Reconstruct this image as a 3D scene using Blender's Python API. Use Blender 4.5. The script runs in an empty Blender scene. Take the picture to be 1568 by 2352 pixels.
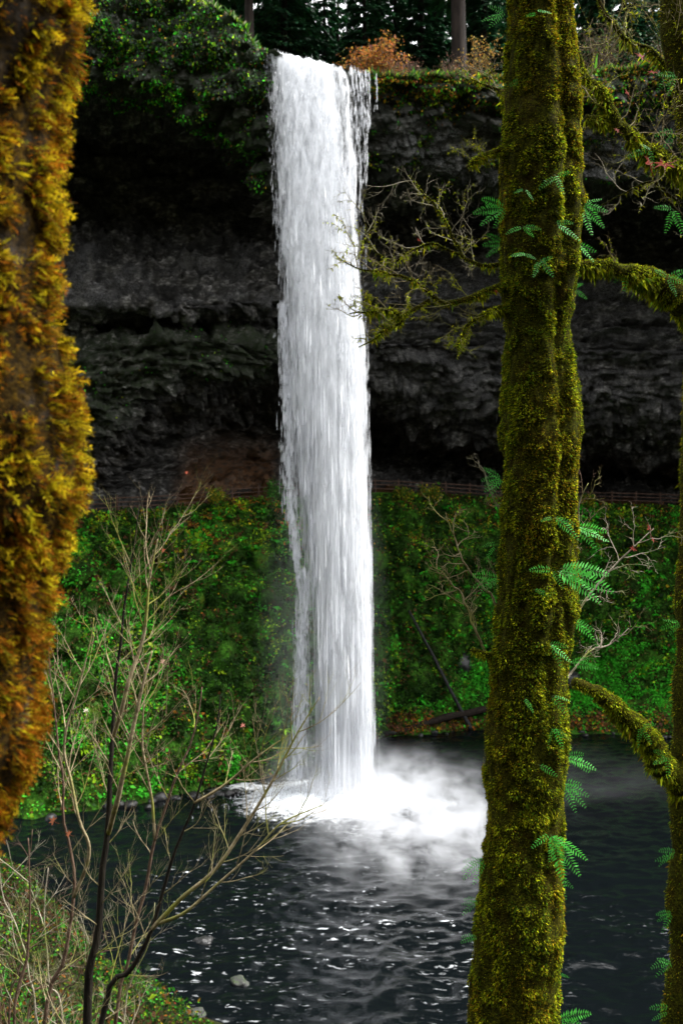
import bpy, math
import numpy as np

# ---------------------------------------------------------------- camera, sky, sun, exposure
SC = bpy.context.scene
COL = SC.collection
F = 2290.0            # focal length in units of a 1568 x 2352 picture
EYE = 20.5            # metres above the pool
cam_d = bpy.data.cameras.new('camera')
cam = bpy.data.objects.new('camera', cam_d); COL.objects.link(cam)
cam.location = (0, 0, EYE); cam.rotation_euler = (math.radians(90), 0, 0)
cam_d.sensor_fit = 'VERTICAL'; cam_d.sensor_height = 36; cam_d.sensor_width = 24
cam_d.lens = 36 * F / 2352
cam_d.clip_start = 0.05; cam_d.clip_end = 2000
cam_d.dof.use_dof = True; cam_d.dof.focus_distance = 6.0; cam_d.dof.aperture_fstop = 4.0
SC.camera = cam

SUN_EL, SUN_AZ = 57.0, 84.0      # azimuth measured from +Y (view direction) towards +X
w = bpy.data.worlds.new('World'); SC.world = w; w.use_nodes = True
nt = w.node_tree
sky = nt.nodes.new('ShaderNodeTexSky'); sky.sky_type = 'NISHITA'; sky.sun_disc = False
sky.sun_elevation = math.radians(SUN_EL); sky.sun_rotation = math.radians(SUN_AZ)
sky.air_density = 1.0; sky.dust_density = 4.0
hs = nt.nodes.new('ShaderNodeHueSaturation'); hs.inputs['Saturation'].default_value = 0.06   # overcast: nearly white
bg = nt.nodes['Background']; bg.inputs['Strength'].default_value = 0.15
nt.links.new(sky.outputs['Color'], hs.inputs['Color']); nt.links.new(hs.outputs['Color'], bg.inputs['Color'])
sun_d = bpy.data.lights.new('sun', 'SUN'); sun_d.energy = 1.5; sun_d.angle = math.radians(14); sun_d.color = (1, .96, .88)
sun = bpy.data.objects.new('sun', sun_d); COL.objects.link(sun)
sun.rotation_euler = (math.radians(90 - SUN_EL), 0, math.radians(180 - SUN_AZ))
SC.view_settings.view_transform = 'Standard'; SC.view_settings.look = 'None'
SC.view_settings.gamma = 1; SC.view_settings.use_curve_mapping = False
SC.view_settings.exposure = 2.2
SC.cycles.use_denoising = True
SC.cycles.transparent_max_bounces = 24
SC.cycles.max_bounces = 6; SC.cycles.diffuse_bounces = 3; SC.cycles.volume_bounces = 1
SC.cycles.volume_step_rate = 2.0; SC.cycles.volume_max_steps = 128
SC.cycles.sample_clamp_indirect = 6

# ---------------------------------------------------------------- helpers
RNG = np.random.default_rng(11)
def P(u, v, Y):
    """a point Y metres in front of the viewpoint"""
    return np.array([(u - 784) / F * Y, Y, EYE + (1176 - v) / F * Y])
def PA(u, v, Y):
    u, v, Y = np.broadcast_arrays(np.asarray(u, float), np.asarray(v, float), np.asarray(Y, float))
    return np.stack([(u - 784) / F * Y, Y, EYE + (1176 - v) / F * Y], -1)

def _hash(i, j, k, s=0):
    h = (i * 374761393 + j * 668265263 + k * 2147483647 + s * 1274126177) & 0xffffffff
    h = ((h ^ (h >> 13)) * 1274126177) & 0xffffffff
    h = ((h ^ (h >> 16)) * 2246822519) & 0xffffffff
    return ((h ^ (h >> 15)) & 0xffffff) / float(0xffffff)
def noise(p, s=0):
    p = np.asarray(p, float); f = np.floor(p); t = p - f; f = f.astype(np.int64)
    t = t * t * t * (t * (t * 6 - 15) + 10)
    r = 0
    for a in (0, 1):
        wa = t[..., 0] if a else 1 - t[..., 0]
        for b in (0, 1):
            wb = t[..., 1] if b else 1 - t[..., 1]
            for c in (0, 1):
                wc = t[..., 2] if c else 1 - t[..., 2]
                r = r + wa * wb * wc * _hash(f[..., 0] + a, f[..., 1] + b, f[..., 2] + c, s)
    return r
def fbm(p, o=4, s=0):
    r = 0; a = .5; n = 0; p = np.asarray(p, float)
    for k in range(o):
        r = r + a * noise(p * 2 ** k + 17.3 * k, s + k); n += a; a *= .5
    return r / n
def worley(p, s=0):
    p = np.asarray(p, float); f = np.floor(p).astype(np.int64)
    best = np.full(p.shape[:-1], 9.); sec = best.copy(); cid = np.zeros(p.shape[:-1])
    for a in (-1, 0, 1):
        for b in (-1, 0, 1):
            for c in (-1, 0, 1):
                q = f + np.array([a, b, c])
                o = np.stack([_hash(q[..., 0], q[..., 1], q[..., 2], s + k) for k in (1, 2, 3)], -1)
                d = np.linalg.norm(q + o - p, axis=-1)
                m = d < best
                sec = np.where(m, best, np.minimum(sec, d)); best = np.where(m, d, best)
                cid = np.where(m, _hash(q[..., 0], q[..., 1], q[..., 2], s + 9), cid)
    return best, sec, cid
def facets(p, s=0):
    """angular blocks: every cell is a randomly tilted plane"""
    p = np.asarray(p, float); f = np.floor(p).astype(np.int64); best = np.full(p.shape[:-1], 9.); out = np.zeros(p.shape[:-1])
    for a in (-1, 0, 1):
        for b in (-1, 0, 1):
            for c in (-1, 0, 1):
                q = f + np.array([a, b, c]); h = [_hash(q[..., 0], q[..., 1], q[..., 2], s + k) for k in range(1, 8)]
                rel = p - q - np.stack(h[:3], -1); d = np.linalg.norm(rel, axis=-1)
                g = (h[3] - .5) * rel[..., 0] + (h[4] - .2) * rel[..., 2] + (h[5] - .5) * rel[..., 1]
                m = d < best; best = np.where(m, d, best); out = np.where(m, g * 2.2 + (h[6] - .5), out)
    return out
def smooth(a, b, x):
    t = np.clip((x - a) / (b - a), 0, 1); return t * t * (3 - 2 * t)
def unit(v):
    return v / np.maximum(np.linalg.norm(v, axis=-1, keepdims=True), 1e-9)

def mesh(name, verts, faces, material=None, parent=None, shade=False, attrs=None, cols=None):
    """faces: (N,3) or (N,4) array or a list of such arrays"""
    me = bpy.data.meshes.new(name)
    verts = np.asarray(verts, np.float32).reshape(-1, 3)
    fl = faces if isinstance(faces, list) else [faces]
    fl = [np.asarray(f, np.int32) for f in fl if len(f)]
    idx = np.concatenate([f.ravel() for f in fl])
    cnt = np.concatenate([np.full(len(f), f.shape[1], np.int32) for f in fl])
    st = np.concatenate([[0], np.cumsum(cnt)[:-1]]).astype(np.int32)
    me.vertices.add(len(verts)); me.vertices.foreach_set('co', verts.ravel())
    me.loops.add(len(idx)); me.loops.foreach_set('vertex_index', idx)
    me.polygons.add(len(cnt)); me.polygons.foreach_set('loop_start', st)
    try: me.polygons.foreach_set('loop_total', cnt)
    except Exception: pass
    if shade: me.polygons.foreach_set('use_smooth', np.ones(len(cnt), bool))
    me.update(calc_edges=True)
    if cols is not None:
        a = me.attributes.new('Col', 'FLOAT_COLOR', 'POINT')
        c = np.ones((len(verts), 4), np.float32); c[:, :3] = cols; a.data.foreach_set('color', c.ravel())
    for k, val in (attrs or {}).items():
        a = me.attributes.new(k, 'FLOAT', 'POINT'); a.data.foreach_set('value', np.asarray(val, np.float32).ravel())
    if material: me.materials.append(material)
    o = bpy.data.objects.new(name, me); COL.objects.link(o)
    if parent is not None: o.parent = parent; o.matrix_parent_inverse = parent.matrix_world.inverted() if parent.type != 'EMPTY' else o.matrix_parent_inverse
    return o
def tag(o, label=None, cat=None, group=None, kind=None):
    if label: o['label'] = label
    if cat: o['category'] = cat
    if group: o['group'] = group
    if kind: o['kind'] = kind
    return o
def thing(name, label, cat, loc=(0, 0, 0), group=None):
    o = bpy.data.objects.new(name, None); COL.objects.link(o); o.location = loc; o.empty_display_size = .2
    return tag(o, label, cat, group)
def part(name, root, verts, faces, material, **k):
    """a child mesh given in world coordinates"""
    v = np.asarray(verts, float).reshape(-1, 3) - np.array(root.location)
    o = mesh(name, v, faces, material, **k); o.parent = root
    return o
def gridfaces(nr, nc, closed=False):
    r, c = np.meshgrid(np.arange(nr - 1), np.arange(nc if closed else nc - 1), indexing='ij')
    c2 = (c + 1) % nc
    return np.stack([r * nc + c, r * nc + c2, (r + 1) * nc + c2, (r + 1) * nc + c], -1).reshape(-1, 4)
def resample(pts, n):
    pts = np.asarray(pts, float)
    d = np.concatenate([[0], np.cumsum(np.linalg.norm(np.diff(pts[:, :3], axis=0), axis=1))])
    # Catmull-Rom through the points
    t = np.linspace(0, d[-1], n); out = np.empty((n, pts.shape[1]))
    i = np.clip(np.searchsorted(d, t, 'right') - 1, 0, len(pts) - 2)
    f = ((t - d[i]) / np.maximum(d[i + 1] - d[i], 1e-9))[:, None]
    p1, p2 = pts[i], pts[i + 1]; p0 = pts[np.maximum(i - 1, 0)]; p3 = pts[np.minimum(i + 2, len(pts) - 1)]
    return .5 * (2 * p1 + (p2 - p0) * f + (2 * p0 - 5 * p1 + 4 * p2 - p3) * f ** 2 + (3 * p1 - p0 - 3 * p2 + p3) * f ** 3)
def tube(pts, rad, n=6, cap=True):
    """a tapering tube along pts -> verts, quad faces"""
    pts = np.asarray(pts, float); m = len(pts); rad = np.broadcast_to(rad, (m,))
    tg = unit(np.gradient(pts, axis=0))
    ref = np.array([0, 1., 0]) if abs(tg[0][1]) < .8 else np.array([1., 0, 0])
    a = unit(np.cross(tg, ref)); b = np.cross(tg, a)
    th = np.arange(n) / n * 2 * np.pi
    v = pts[:, None] + rad[:, None, None] * (np.cos(th)[None, :, None] * a[:, None] + np.sin(th)[None, :, None] * b[:, None])
    v = v.reshape(-1, 3); f = gridfaces(m, n, True)
    if cap:
        e = len(v); v = np.vstack([v, pts[0], pts[-1]])
        k = np.arange(n); k2 = (k + 1) % n; o = (m - 1) * n
        f = np.vstack([f, np.stack([np.full(n, e), k2, k, k], -1)[:, [0, 1, 2, 2]], np.stack([np.full(n, e + 1), o + k, o + k2, o + k2], -1)])
        t3 = f[-2 * n:, :3]; return v, [f[:-2 * n], t3]
    return v, [f]
class Batch:
    def __init__(s): s.v = []; s.q = []; s.t = []; s.n = 0
    def add(s, v, fl):
        for f in (fl if isinstance(fl, list) else [fl]):
            (s.q if f.shape[1] == 4 else s.t).append(np.asarray(f) + s.n)
        s.v.append(np.asarray(v)); s.n += len(v)
    def get(s):
        fl = []
        if s.q: fl.append(np.vstack(s.q))
        if s.t: fl.append(np.vstack(s.t))
        return np.vstack(s.v), fl
def leaves(p, d, nrm, length, width, col):
    """leaf-sized folded diamonds: p base, d direction, nrm normal -> verts, faces, colours"""
    n = len(p); d = unit(d); s = unit(np.cross(d, nrm)); up = np.cross(s, d)
    L = np.asarray(length)[:, None]; W = np.asarray(width)[:, None]
    v = np.stack([p, p + d * L * .45 + s * W * .5 + up * W * .12, p + d * L, p + d * L * .45 - s * W * .5 + up * W * .12], 1).reshape(-1, 3)
    k = np.arange(n)[:, None] * 4
    f = np.vstack([k + [[0, 1, 2]], k + [[0, 2, 3]]])
    return v, f, np.repeat(col, 4, axis=0)
def blades(p, d, bend, length, width, col, rng, simple=False):
    """curved moss or grass blades, 5 vertices each"""
    n = len(p); d = unit(d); s = unit(np.cross(d, rng.normal(size=(n, 3))))
    L = np.asarray(length)[:, None]; W = np.asarray(width)[:, None]
    if simple:
        m = p + d * L * .45 + bend * L * .1; e = p + d * L * .95 + bend * L * .5
        v = np.stack([p, m - s * W * .5, m + s * W * .5, e], 1).reshape(-1, 3); k = np.arange(n)[:, None] * 4
        return v, np.vstack([k + [[0, 2, 1]], k + [[1, 2, 3]]]), np.repeat(col, 4, axis=0)
    m = p + d * L * .5 + bend * L * .12; e = p + d * L * .95 + bend * L * .5
    v = np.stack([p - s * W * .4, p + s * W * .4, m - s * W * .5, m + s * W * .5, e], 1).reshape(-1, 3)
    k = np.arange(n)[:, None] * 5
    f = np.vstack([k + [[0, 1, 3]], k + [[0, 3, 2]], k + [[2, 3, 4]]])
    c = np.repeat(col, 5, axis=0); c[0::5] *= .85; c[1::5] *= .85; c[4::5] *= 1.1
    return v, f, c
def rvec(n, rng=None):
    return unit((rng or RNG).normal(size=(n, 3)))
def pick(pal, wts, n, rng, jit=.25, rnd=None):
    pal = np.array(pal, float); wts = np.array(wts, float)
    if wts.ndim == 1: i = rng.choice(len(pal), n, p=wts / wts.sum())
    else:
        c = np.cumsum(wts / wts.sum(1, keepdims=True), 1); i = ((rng.random((n, 1)) if rnd is None else (rnd % 1)[:, None]) > c).sum(1).clip(0, len(pal) - 1)
    return pal[i] * np.exp(rng.normal(size=(n, 1)) * jit) * np.exp(rng.normal(size=(n, 3)) * .07)

# ---------------------------------------------------------------- materials
class N:
    def __init__(s, name):
        s.m = bpy.data.materials.new(name); s.m.use_nodes = True; s.t = s.m.node_tree
        s.b = s.t.nodes['Principled BSDF']; s.out = s.t.nodes['Material Output']
    def n(s, typ, **k):
        o = s.t.nodes.new('ShaderNode' + typ)
        for a, b in k.items(): setattr(o, a, b)
        return o
    def l(s, a, b): s.t.links.new(a, b)
    def coord(s, scale=(1, 1, 1), kind='Object'):
        c = s.n('TexCoord'); m = s.n('Mapping'); m.inputs['Scale'].default_value = scale
        s.l(c.outputs[kind], m.inputs['Vector']); return m.outputs['Vector']
    def noise(s, scale, detail=4, rough=.55, vec=None, dist=0):
        o = s.n('TexNoise'); o.inputs['Scale'].default_value = scale; o.inputs['Detail'].default_value = detail
        o.inputs['Roughness'].default_value = rough; o.inputs['Distortion'].default_value = dist
        s.l(vec if vec is not None else s.coord(), o.inputs['Vector']); return o.outputs['Fac']
    def ramp(s, fac, stops, interp='LINEAR'):
        r = s.n('ValToRGB'); r.color_ramp.interpolation = interp; e = r.color_ramp.elements
        while len(e) < len(stops): e.new(.5)
        for el, (p, c) in zip(e, stops):
            el.position = p; el.color = (c, c, c, 1) if np.isscalar(c) else (*c, 1)
        s.l(fac, r.inputs['Fac']); return r.outputs['Color']
    def mix(s, fac, a, b, mode='MIX'):
        x = s.n('Mix', data_type='RGBA', blend_type=mode)
        for val, k in ((fac, 0), (a, 6), (b, 7)):
            if hasattr(val, 'links'): s.l(val, x.inputs[k])
            else: x.inputs[k].default_value = val if k == 0 else (*val, 1)
        return x.outputs[2]
    def math(s, op, a, b=None, clamp=False):
        x = s.n('Math', operation=op); x.use_clamp = clamp
        for k, val in ((0, a), (1, b)):
            if val is None: continue
            if hasattr(val, 'links'): s.l(val, x.inputs[k])
            else: x.inputs[k].default_value = val
        return x.outputs[0]
    def attr(s, name, out='Fac'):
        a = s.n('Attribute'); a.attribute_name = name; return a.outputs[out]
    def bump(s, h, strength=.5, dist=.05):
        b = s.n('Bump'); b.inputs['Strength'].default_value = strength; b.inputs['Distance'].default_value = dist
        s.l(h, b.inputs['Height']); s.l(b.outputs['Normal'], s.b.inputs['Normal'])
    def set(s, **k):
        for a, v in k.items():
            i = s.b.inputs[a.replace('_', ' ')]
            if hasattr(v, 'links'): s.l(v, i)
            else: i.default_value = v
        return s
def leafy(name, trans=.35, rough=.55, spec=.3, var=.25, vscale=3.0):
    """leaf or moss tissue: the tissue's own colour from Col, some light passing through"""
    a = N(name); c = a.attr('Col', 'Color')
    c = a.mix(1.0, c, a.ramp(a.noise(vscale, 3), [(.25, 1 - var), (.75, 1 + var)]), 'MULTIPLY')
    a.set(Base_Color=c, Roughness=rough); a.b.inputs['Specular IOR Level'].default_value = spec
    t = a.n('BsdfTranslucent'); a.l(c, t.inputs['Color'])
    m = a.n('MixShader'); m.inputs[0].default_value = trans
    a.l(a.b.outputs[0], m.inputs[1]); a.l(t.outputs[0], m.inputs[2]); a.l(m.outputs[0], a.out.inputs['Surface'])
    return a.m
M = {}
def mats():
    # wet basalt with moss where the attribute says it grows
    a = N('basalt'); v = a.coord()
    n1 = a.noise(.35, 6, .6); n2 = a.noise(2.2, 6, .68, a.coord((.8, .8, 1.5))); n3 = a.noise(9, 5, .7)
    c = a.ramp(n2, [(.32, (.012, .011, .0095)), (.5, (.040, .038, .034)), (.64, (.18, .175, .165))])
    c = a.mix(a.ramp(n1, [(.42, 0), (.65, .65)]), c, (.018, .017, .013))
    c = a.mix(1.0, c, a.ramp(a.attr('cell'), [(.2, .35), (.55, .9), (.85, 2.2)]), 'MULTIPLY')
    a.b.inputs['Specular IOR Level'].default_value = .3
    c = a.mix(a.math('MULTIPLY', a.attr('lichen'), a.ramp(n3, [(.46, 0), (.58, 1)])), c, (.27, .27, .275))
    mo = a.math('MULTIPLY', a.attr('moss'), a.ramp(n2, [(.35, 1), (.6, .3)]))
    c = a.mix(mo, c, (.022, .042, .008))
    c = a.mix(a.math('MULTIPLY', a.attr('earth'), a.ramp(n2, [(.4, .2), (.55, 1)])), c, (.11, .05, .018))
    a.set(Base_Color=c, Roughness=a.ramp(n3, [(.3, .4), (.7, .8)]))
    h = a.math('ADD', a.math('MULTIPLY', n2, 1.0), a.math('MULTIPLY', n3, .5)); a.bump(h, .9, .25)
    M['basalt'] = a.m
    a = N('soil'); n = a.noise(1.3, 6, .65); n2 = a.noise(8, 4)
    c = a.ramp(n, [(.3, (.006, .008, .003)), (.5, (.016, .018, .006)), (.7, (.03, .02, .008))])
    a.set(Base_Color=c, Roughness=.95); a.b.inputs['Specular IOR Level'].default_value = .05; a.bump(n2, .8, .1); M['soil'] = a.m
    a = N('bank_moss'); n = a.noise(.45, 5, .65); n2 = a.noise(5, 5, .7); n3 = a.noise(1.7, 4, .6)
    c = a.ramp(n, [(.35, (.008, .020, .004)), (.48, (.020, .058, .006)), (.58, (.034, .115, .010)), (.7, (.07, .10, .009))])
    c = a.mix(a.ramp(n3, [(.52, 0), (.66, .8)]), c, (.020, .013, .005))
    c = a.mix(1.0, c, a.ramp(n2, [(.3, .35), (.7, 1.7)]), 'MULTIPLY')
    a.set(Base_Color=c, Roughness=.95); a.b.inputs['Specular IOR Level'].default_value = .05; a.bump(n2, 1.0, .25); M['bank_moss'] = a.m
    a = N('path_earth'); n = a.noise(.8, 6, .65); n2 = a.noise(6, 5)
    c = a.ramp(n, [(.3, (.016, .009, .004)), (.55, (.055, .027, .010)), (.75, (.11, .055, .02))])
    a.set(Base_Color=c, Roughness=.95); a.b.inputs['Specular IOR Level'].default_value = .05; a.bump(n2, .8, .12); M['path'] = a.m
    a = N('stone'); n = a.noise(2.5, 6, .65); n2 = a.noise(14, 4)
    c = a.ramp(n, [(.3, (.004, .004, .004)), (.55, (.010, .010, .010)), (.75, (.035, .035, .034))])
    a.set(Base_Color=c, Roughness=.45); a.bump(n2, .7, .06); M['stone'] = a.m
    a = N('mossy_stone'); n = a.noise(2.5, 6, .65); g = a.n('NewGeometry'); sx = a.n('SeparateXYZ'); a.l(g.outputs['Normal'], sx.inputs[0])
    c = a.ramp(n, [(.3, (.007, .007, .007)), (.6, (.025, .025, .025))])
    up = a.ramp(a.math('ADD', sx.outputs[2], a.math('MULTIPLY', n, .6)), [(.75, 0), (1., 1)])
    a.set(Base_Color=a.mix(a.math('MULTIPLY', up, a.ramp(a.noise(5, 4), [(.42, 0), (.6, .9)])), c, (.022, .04, .006)), Roughness=.7); a.bump(a.noise(14, 4), .7, .06); M['mossy_stone'] = a.m
    # bark
    def bark(name, dark, lite, sc=(30, 30, 4), moss=None, rough=.85):
        a = N(name); n = a.noise(1, 5, .65, a.coord(sc)); c = a.ramp(n, [(.35, dark), (.7, lite)])
        if moss: c = a.mix(a.ramp(a.noise(2.3, 3), [(.5, 0), (.62, .9)]), c, moss)
        a.set(Base_Color=c, Roughness=rough); a.b.inputs['Specular IOR Level'].default_value = .12; a.bump(n, .8, .03); M[name] = a.m
    bark('mossy_bark', (.010, .008, .004), (.035, .025, .01), (14, 14, 3))
    a = N('moss_carpet'); n = a.noise(1, 5, .7, a.coord((55, 55, 70))); n2 = a.noise(5, 4, .6)
    c = a.ramp(n, [(.35, (.008, .008, .002)), (.5, (.035, .036, .003)), (.65, (.09, .092, .005))])
    c = a.mix(a.ramp(n2, [(.5, 0), (.65, .6)]), c, (.035, .018, .003))
    a.set(Base_Color=c, Roughness=.95); a.b.inputs['Specular IOR Level'].default_value = .05; a.bump(n, 1.0, .03); M['moss_carpet'] = a.m
    a = N('gold_carpet'); n = a.noise(1, 5, .7, a.coord((60, 60, 80))); n2 = a.noise(6, 4, .6)
    c = a.ramp(n, [(.35, (.006, .004, .002)), (.55, (.035, .020, .003)), (.7, (.10, .055, .004))])
    c = a.mix(a.ramp(n2, [(.58, 0), (.68, .8)]), c, (.05, .042, .035))
    a.set(Base_Color=c, Roughness=.95); a.b.inputs['Specular IOR Level'].default_value = .05; a.bump(n, 1.0, .02); M['gold_carpet'] = a.m
    bark('dark_bark', (.006, .005, .004), (.022, .018, .012))
    bark('pale_twig', (.11, .085, .045), (.34, .28, .17), (9, 9, 9), (.20, .21, .04))
    bark('grey_twig', (.15, .13, .095), (.38, .34, .26), (9, 9, 9), (.14, .16, .03))
    bark('red_twig', (.08, .045, .035), (.20, .13, .10), (9, 9, 9), (.12, .12, .03))
    bark('brown_twig', (.05, .03, .02), (.15, .10, .07), (9, 9, 9))
    bark('fir_bark', (.008, .006, .005), (.036, .027, .022), (5, 5, .7))
    bark('rail_wood', (.035, .021, .015), (.10, .062, .045), (6, 6, 6))
    bark('log_wood', (.006, .0045, .0035), (.024, .018, .013), (5, 5, 5), rough=.85)
    bark('pole_wood', (.010, .010, .010), (.035, .035, .035), (5, 5, 5), rough=.7)
    M['leaf'] = leafy('leaf_tissue', .35, .6, .08, .3, .8)
    M['fir'] = leafy('fir_needles', .15, .6, .2, .3, .6)
    M['moss'] = leafy('moss_tissue', .30, .8, .05, .35, 9.0)
    M['gold_moss'] = leafy('golden_moss_tissue', .42, .8, .05, .3, 12.0)
    M['fern'] = leafy('fern_tissue', .45, .5, .3, .15, 8.0)
    # pool water, foam where the water is churned
    a = N('pool_water'); v = a.coord((1, 1, 1))
    b1 = a.noise(2.2, 4, .6, a.coord((.7, 1.5, 1))); b2 = a.noise(8, 3, .6, a.coord((.6, 1.3, 1)))
    fo = a.attr('foam'); fn = a.noise(1.6, 8, .75, a.coord((1, 1.6, 1)), .6)
    fm = a.ramp(a.math('ADD', a.math('MULTIPLY', fo, 1.0), a.math('MULTIPLY', a.math('SUBTRACT', fn, .5), 1.5)), [(.42, 0), (.78, 1)])
    fl = a.noise(1.0, 3, .6, a.coord((1.5, 4.2, 1)), .5); fl = a.math('MULTIPLY', a.ramp(fl, [(.615, 0), (.69, .85)]), a.attr('fleck'))  # white flecks: foam on crests, also painted for sky glints too dim here
    fm = a.math('MAXIMUM', fm, fl)
    a.set(Base_Color=a.mix(fm, (.002, .003, .0035), (.66, .69, .72)), Roughness=a.ramp(fm, [(0, .06), (1, .8)]), IOR=1.33); a.b.inputs['Specular IOR Level'].default_value = .36
    a.bump(a.math('ADD', b1, a.math('MULTIPLY', b2, .4)), .30, .10); M['water'] = a.m
    # falling water: white, opaque where it is thick, see-through where it tears apart
    def fall(name, sc1, sc2, lo, hi):
        a = N(name)
        n1 = a.noise(1, 5, .62, a.coord(sc1), .4); n2 = a.noise(1, 5, .65, a.coord(sc2), .3)
        tt = a.attr('low')
        n = a.n('Mix', data_type='FLOAT'); a.l(tt, n.inputs[0]); a.l(n1, n.inputs[2]); a.l(n2, n.inputs[3])
        x = a.math('ADD', a.attr('dens'), a.math('MULTIPLY', a.math('SUBTRACT', n.outputs[0], .5), 2.6))
        al = a.ramp(x, [(lo, 0), (hi, 1)])
        a.set(Base_Color=(.80, .82, .85, 1), Roughness=.6); a.b.inputs['Specular IOR Level'].default_value = .2
        tr = a.n('BsdfTranslucent'); tr.inputs['Color'].default_value = (.80, .82, .86, 1)
        m0 = a.n('MixShader'); m0.inputs[0].default_value = .4; a.l(a.b.outputs[0], m0.inputs[1]); a.l(tr.outputs[0], m0.inputs[2])
        tp = a.n('BsdfTransparent'); m1 = a.n('MixShader'); a.l(al, m1.inputs[0]); a.l(tp.outputs[0], m1.inputs[1]); a.l(m0.outputs[0], m1.inputs[2])
        a.l(m1.outputs[0], a.out.inputs['Surface'])
        a.bump(n.outputs[0], .22, .2); return a.m
    M['fall'] = fall('falling_water', (2.9, 2.9, .60), (2.6, 2.6, .055), .12, .95)
    a = N('spray'); a.set(Base_Color=(.80, .82, .86, 1), Roughness=.5); tr = a.n('BsdfTranslucent'); tr.inputs['Color'].default_value = (.80, .82, .86, 1)
    tp = a.n('BsdfTransparent'); m0 = a.n('MixShader'); m0.inputs[0].default_value = .45; a.l(a.b.outputs[0], m0.inputs[1]); a.l(tr.outputs[0], m0.inputs[2])
    m1 = a.n('MixShader'); m1.inputs[0].default_value = .38; a.l(tp.outputs[0], m1.inputs[1]); a.l(m0.outputs[0], m1.inputs[2]); a.l(m1.outputs[0], a.out.inputs['Surface'])
    M['spray'] = a.m
def mist_mat(name, dens, nscale, lo, hi, power=1.0):
    a = N(name); a.t.nodes.remove(a.b)
    c = a.n('TexCoord'); ln = a.n('VectorMath', operation='LENGTH'); a.l(c.outputs['Object'], ln.inputs[0])
    fall = a.math('POWER', a.math('SUBTRACT', 1.0, ln.outputs['Value'], True), power)
    n = a.ramp(a.noise(nscale, 4, .6, a.coord((1, 1, 1)), .8), [(lo, 0), (hi, 1)])
    d = a.math('MULTIPLY', a.math('MULTIPLY', fall, n), dens)
    pv = a.n('VolumePrincipled'); pv.inputs['Color'].default_value = (.93, .95, 1, 1); pv.inputs['Anisotropy'].default_value = .2
    a.l(d, pv.inputs['Density']); a.l(pv.outputs[0], a.out.inputs['Volume']); return a.m
mats()

# ---------------------------------------------------------------- the gorge: cliff, far bank, path, plateau, near bank, pool
def sheet(cols, us, nr, sm=5):
    """cols: list of (u, [(v, Y), ...]) with equal row counts -> (nr, len(us), 3)"""
    ku = np.array([c[0] for c in cols], float); A = np.array([c[1] for c in cols], float)
    R = A.shape[1]; t = np.linspace(0, R - 1, nr); out = np.empty((nr, len(us), 2))
    for k in (0, 1):
        B = np.stack([np.interp(us, ku, A[:, r, k]) for r in range(R)], 0)
        ker = np.ones(9) / 9; 
        B = np.stack([np.convolve(np.pad(b, 4, 'edge'), ker, 'valid') for b in B], 0)
        for j in range(len(us)): out[:, j, k] = np.interp(t, np.arange(R), B[:, j])
        if sm > 1:
            kk = np.ones(sm) / sm; pad = sm // 2
            out[:, :, k] = np.apply_along_axis(lambda q: np.convolve(np.pad(q, pad, 'edge'), kk, 'valid'), 0, out[:, :, k])
    return PA(us[None, :], out[:, :, 0], out[:, :, 1])
CLIFF = [
 (-700, [(1190,80),(1160,82),(1110,82),(1050,80),(950,78),(850,78),(800,80),(740,76),(640,77),(520,79),(330,78),(200,64),(50,60),(-250,60)]),
 (-100, [(1175,88),(1150,90),(1110,90),(1070,87),(950,84),(820,84),(770,86),(725,82),(620,84),(490,87),(330,87),(150,72),(30,68),(-230,68)]),
 (200, [(1160,92),(1140,94),(1110,94),(1080,91),(950,88),(800,87),(745,89),(715,85),(600,87),(480,91),(330,91),(180,74),(60,70.5),(-130,71)]),
 (400, [(1150,97),(1100,101),(1000,101),(905,92),(850,89),(770,88),(740,91),(712,86),(600,88),(480,92),(340,91),(240,75),(120,72),(-20,72)]),
 (500, [(1142,101),(1092,105),(990,105),(903,95),(850,90),(780,89),(745,92),(706,87),(600,89),(490,92.5),(390,91),(295,76),(160,72.5),(30,72)]),
 (560, [(1130,104),(1080,109),(980,109),(900,98),(850,92),(790,90),(750,93),(700,88),(600,90),(500,93),(430,91),(345,77),(210,73),(72,72.5)]),
 (610, [(1127,105),(1080,110),(980,110),(900,100),(850,94),(790,92),(750,94),(700,90),(615,91),(540,92.5),(480,89),(415,78),(250,74),(106,73)]),
 (640, [(1125,106),(1080,111),(980,111),(900,101),(850,95),(790,93),(750,95),(700,91),(620,92),(560,93),(500,90),(430,80),(270,75),(126,73.8)]),
 (800, [(1115,110),(1080,116),(1000,117),(940,108),(880,100),(790,97),(740,97),(690,95),(620,95),(540,96),(480,94),(400,82),(270,78),(158,75.5)]),
 (1000, [(1112,115),(1090,121),(1040,121),(1000,109),(900,102),(800,99),(740,99),(690,98),(620,99),(540,100),(500,98),(420,84),(300,80),(172,77)]),
 (1200, [(1120,118),(1100,124),(1070,122),(1045,110),(920,103),(800,101),(740,101),(680,100),(620,102),(540,103),(500,101),(450,86),(310,82),(185,79)]),
 (1450, [(1130,120),(1110,126),(1080,122),(1060,112),(930,104),(810,102),(740,102),(670,102),(610,104),(540,104),(470,100),(400,87),(290,83),(150,80)]),
 (1700, [(1140,118),(1120,124),(1080,120),(1060,110),(930,102),(810,100),(740,100),(670,100),(610,102),(540,102),(470,98),(390,85),(280,81),(130,78)]),
 (2500, [(1180,96),(1160,98),(1110,98),(1060,92),(930,86),(810,84),(740,84),(670,84),(610,85),(540,85),(470,80),(390,70),(280,66),(100,62)]),
]
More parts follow.
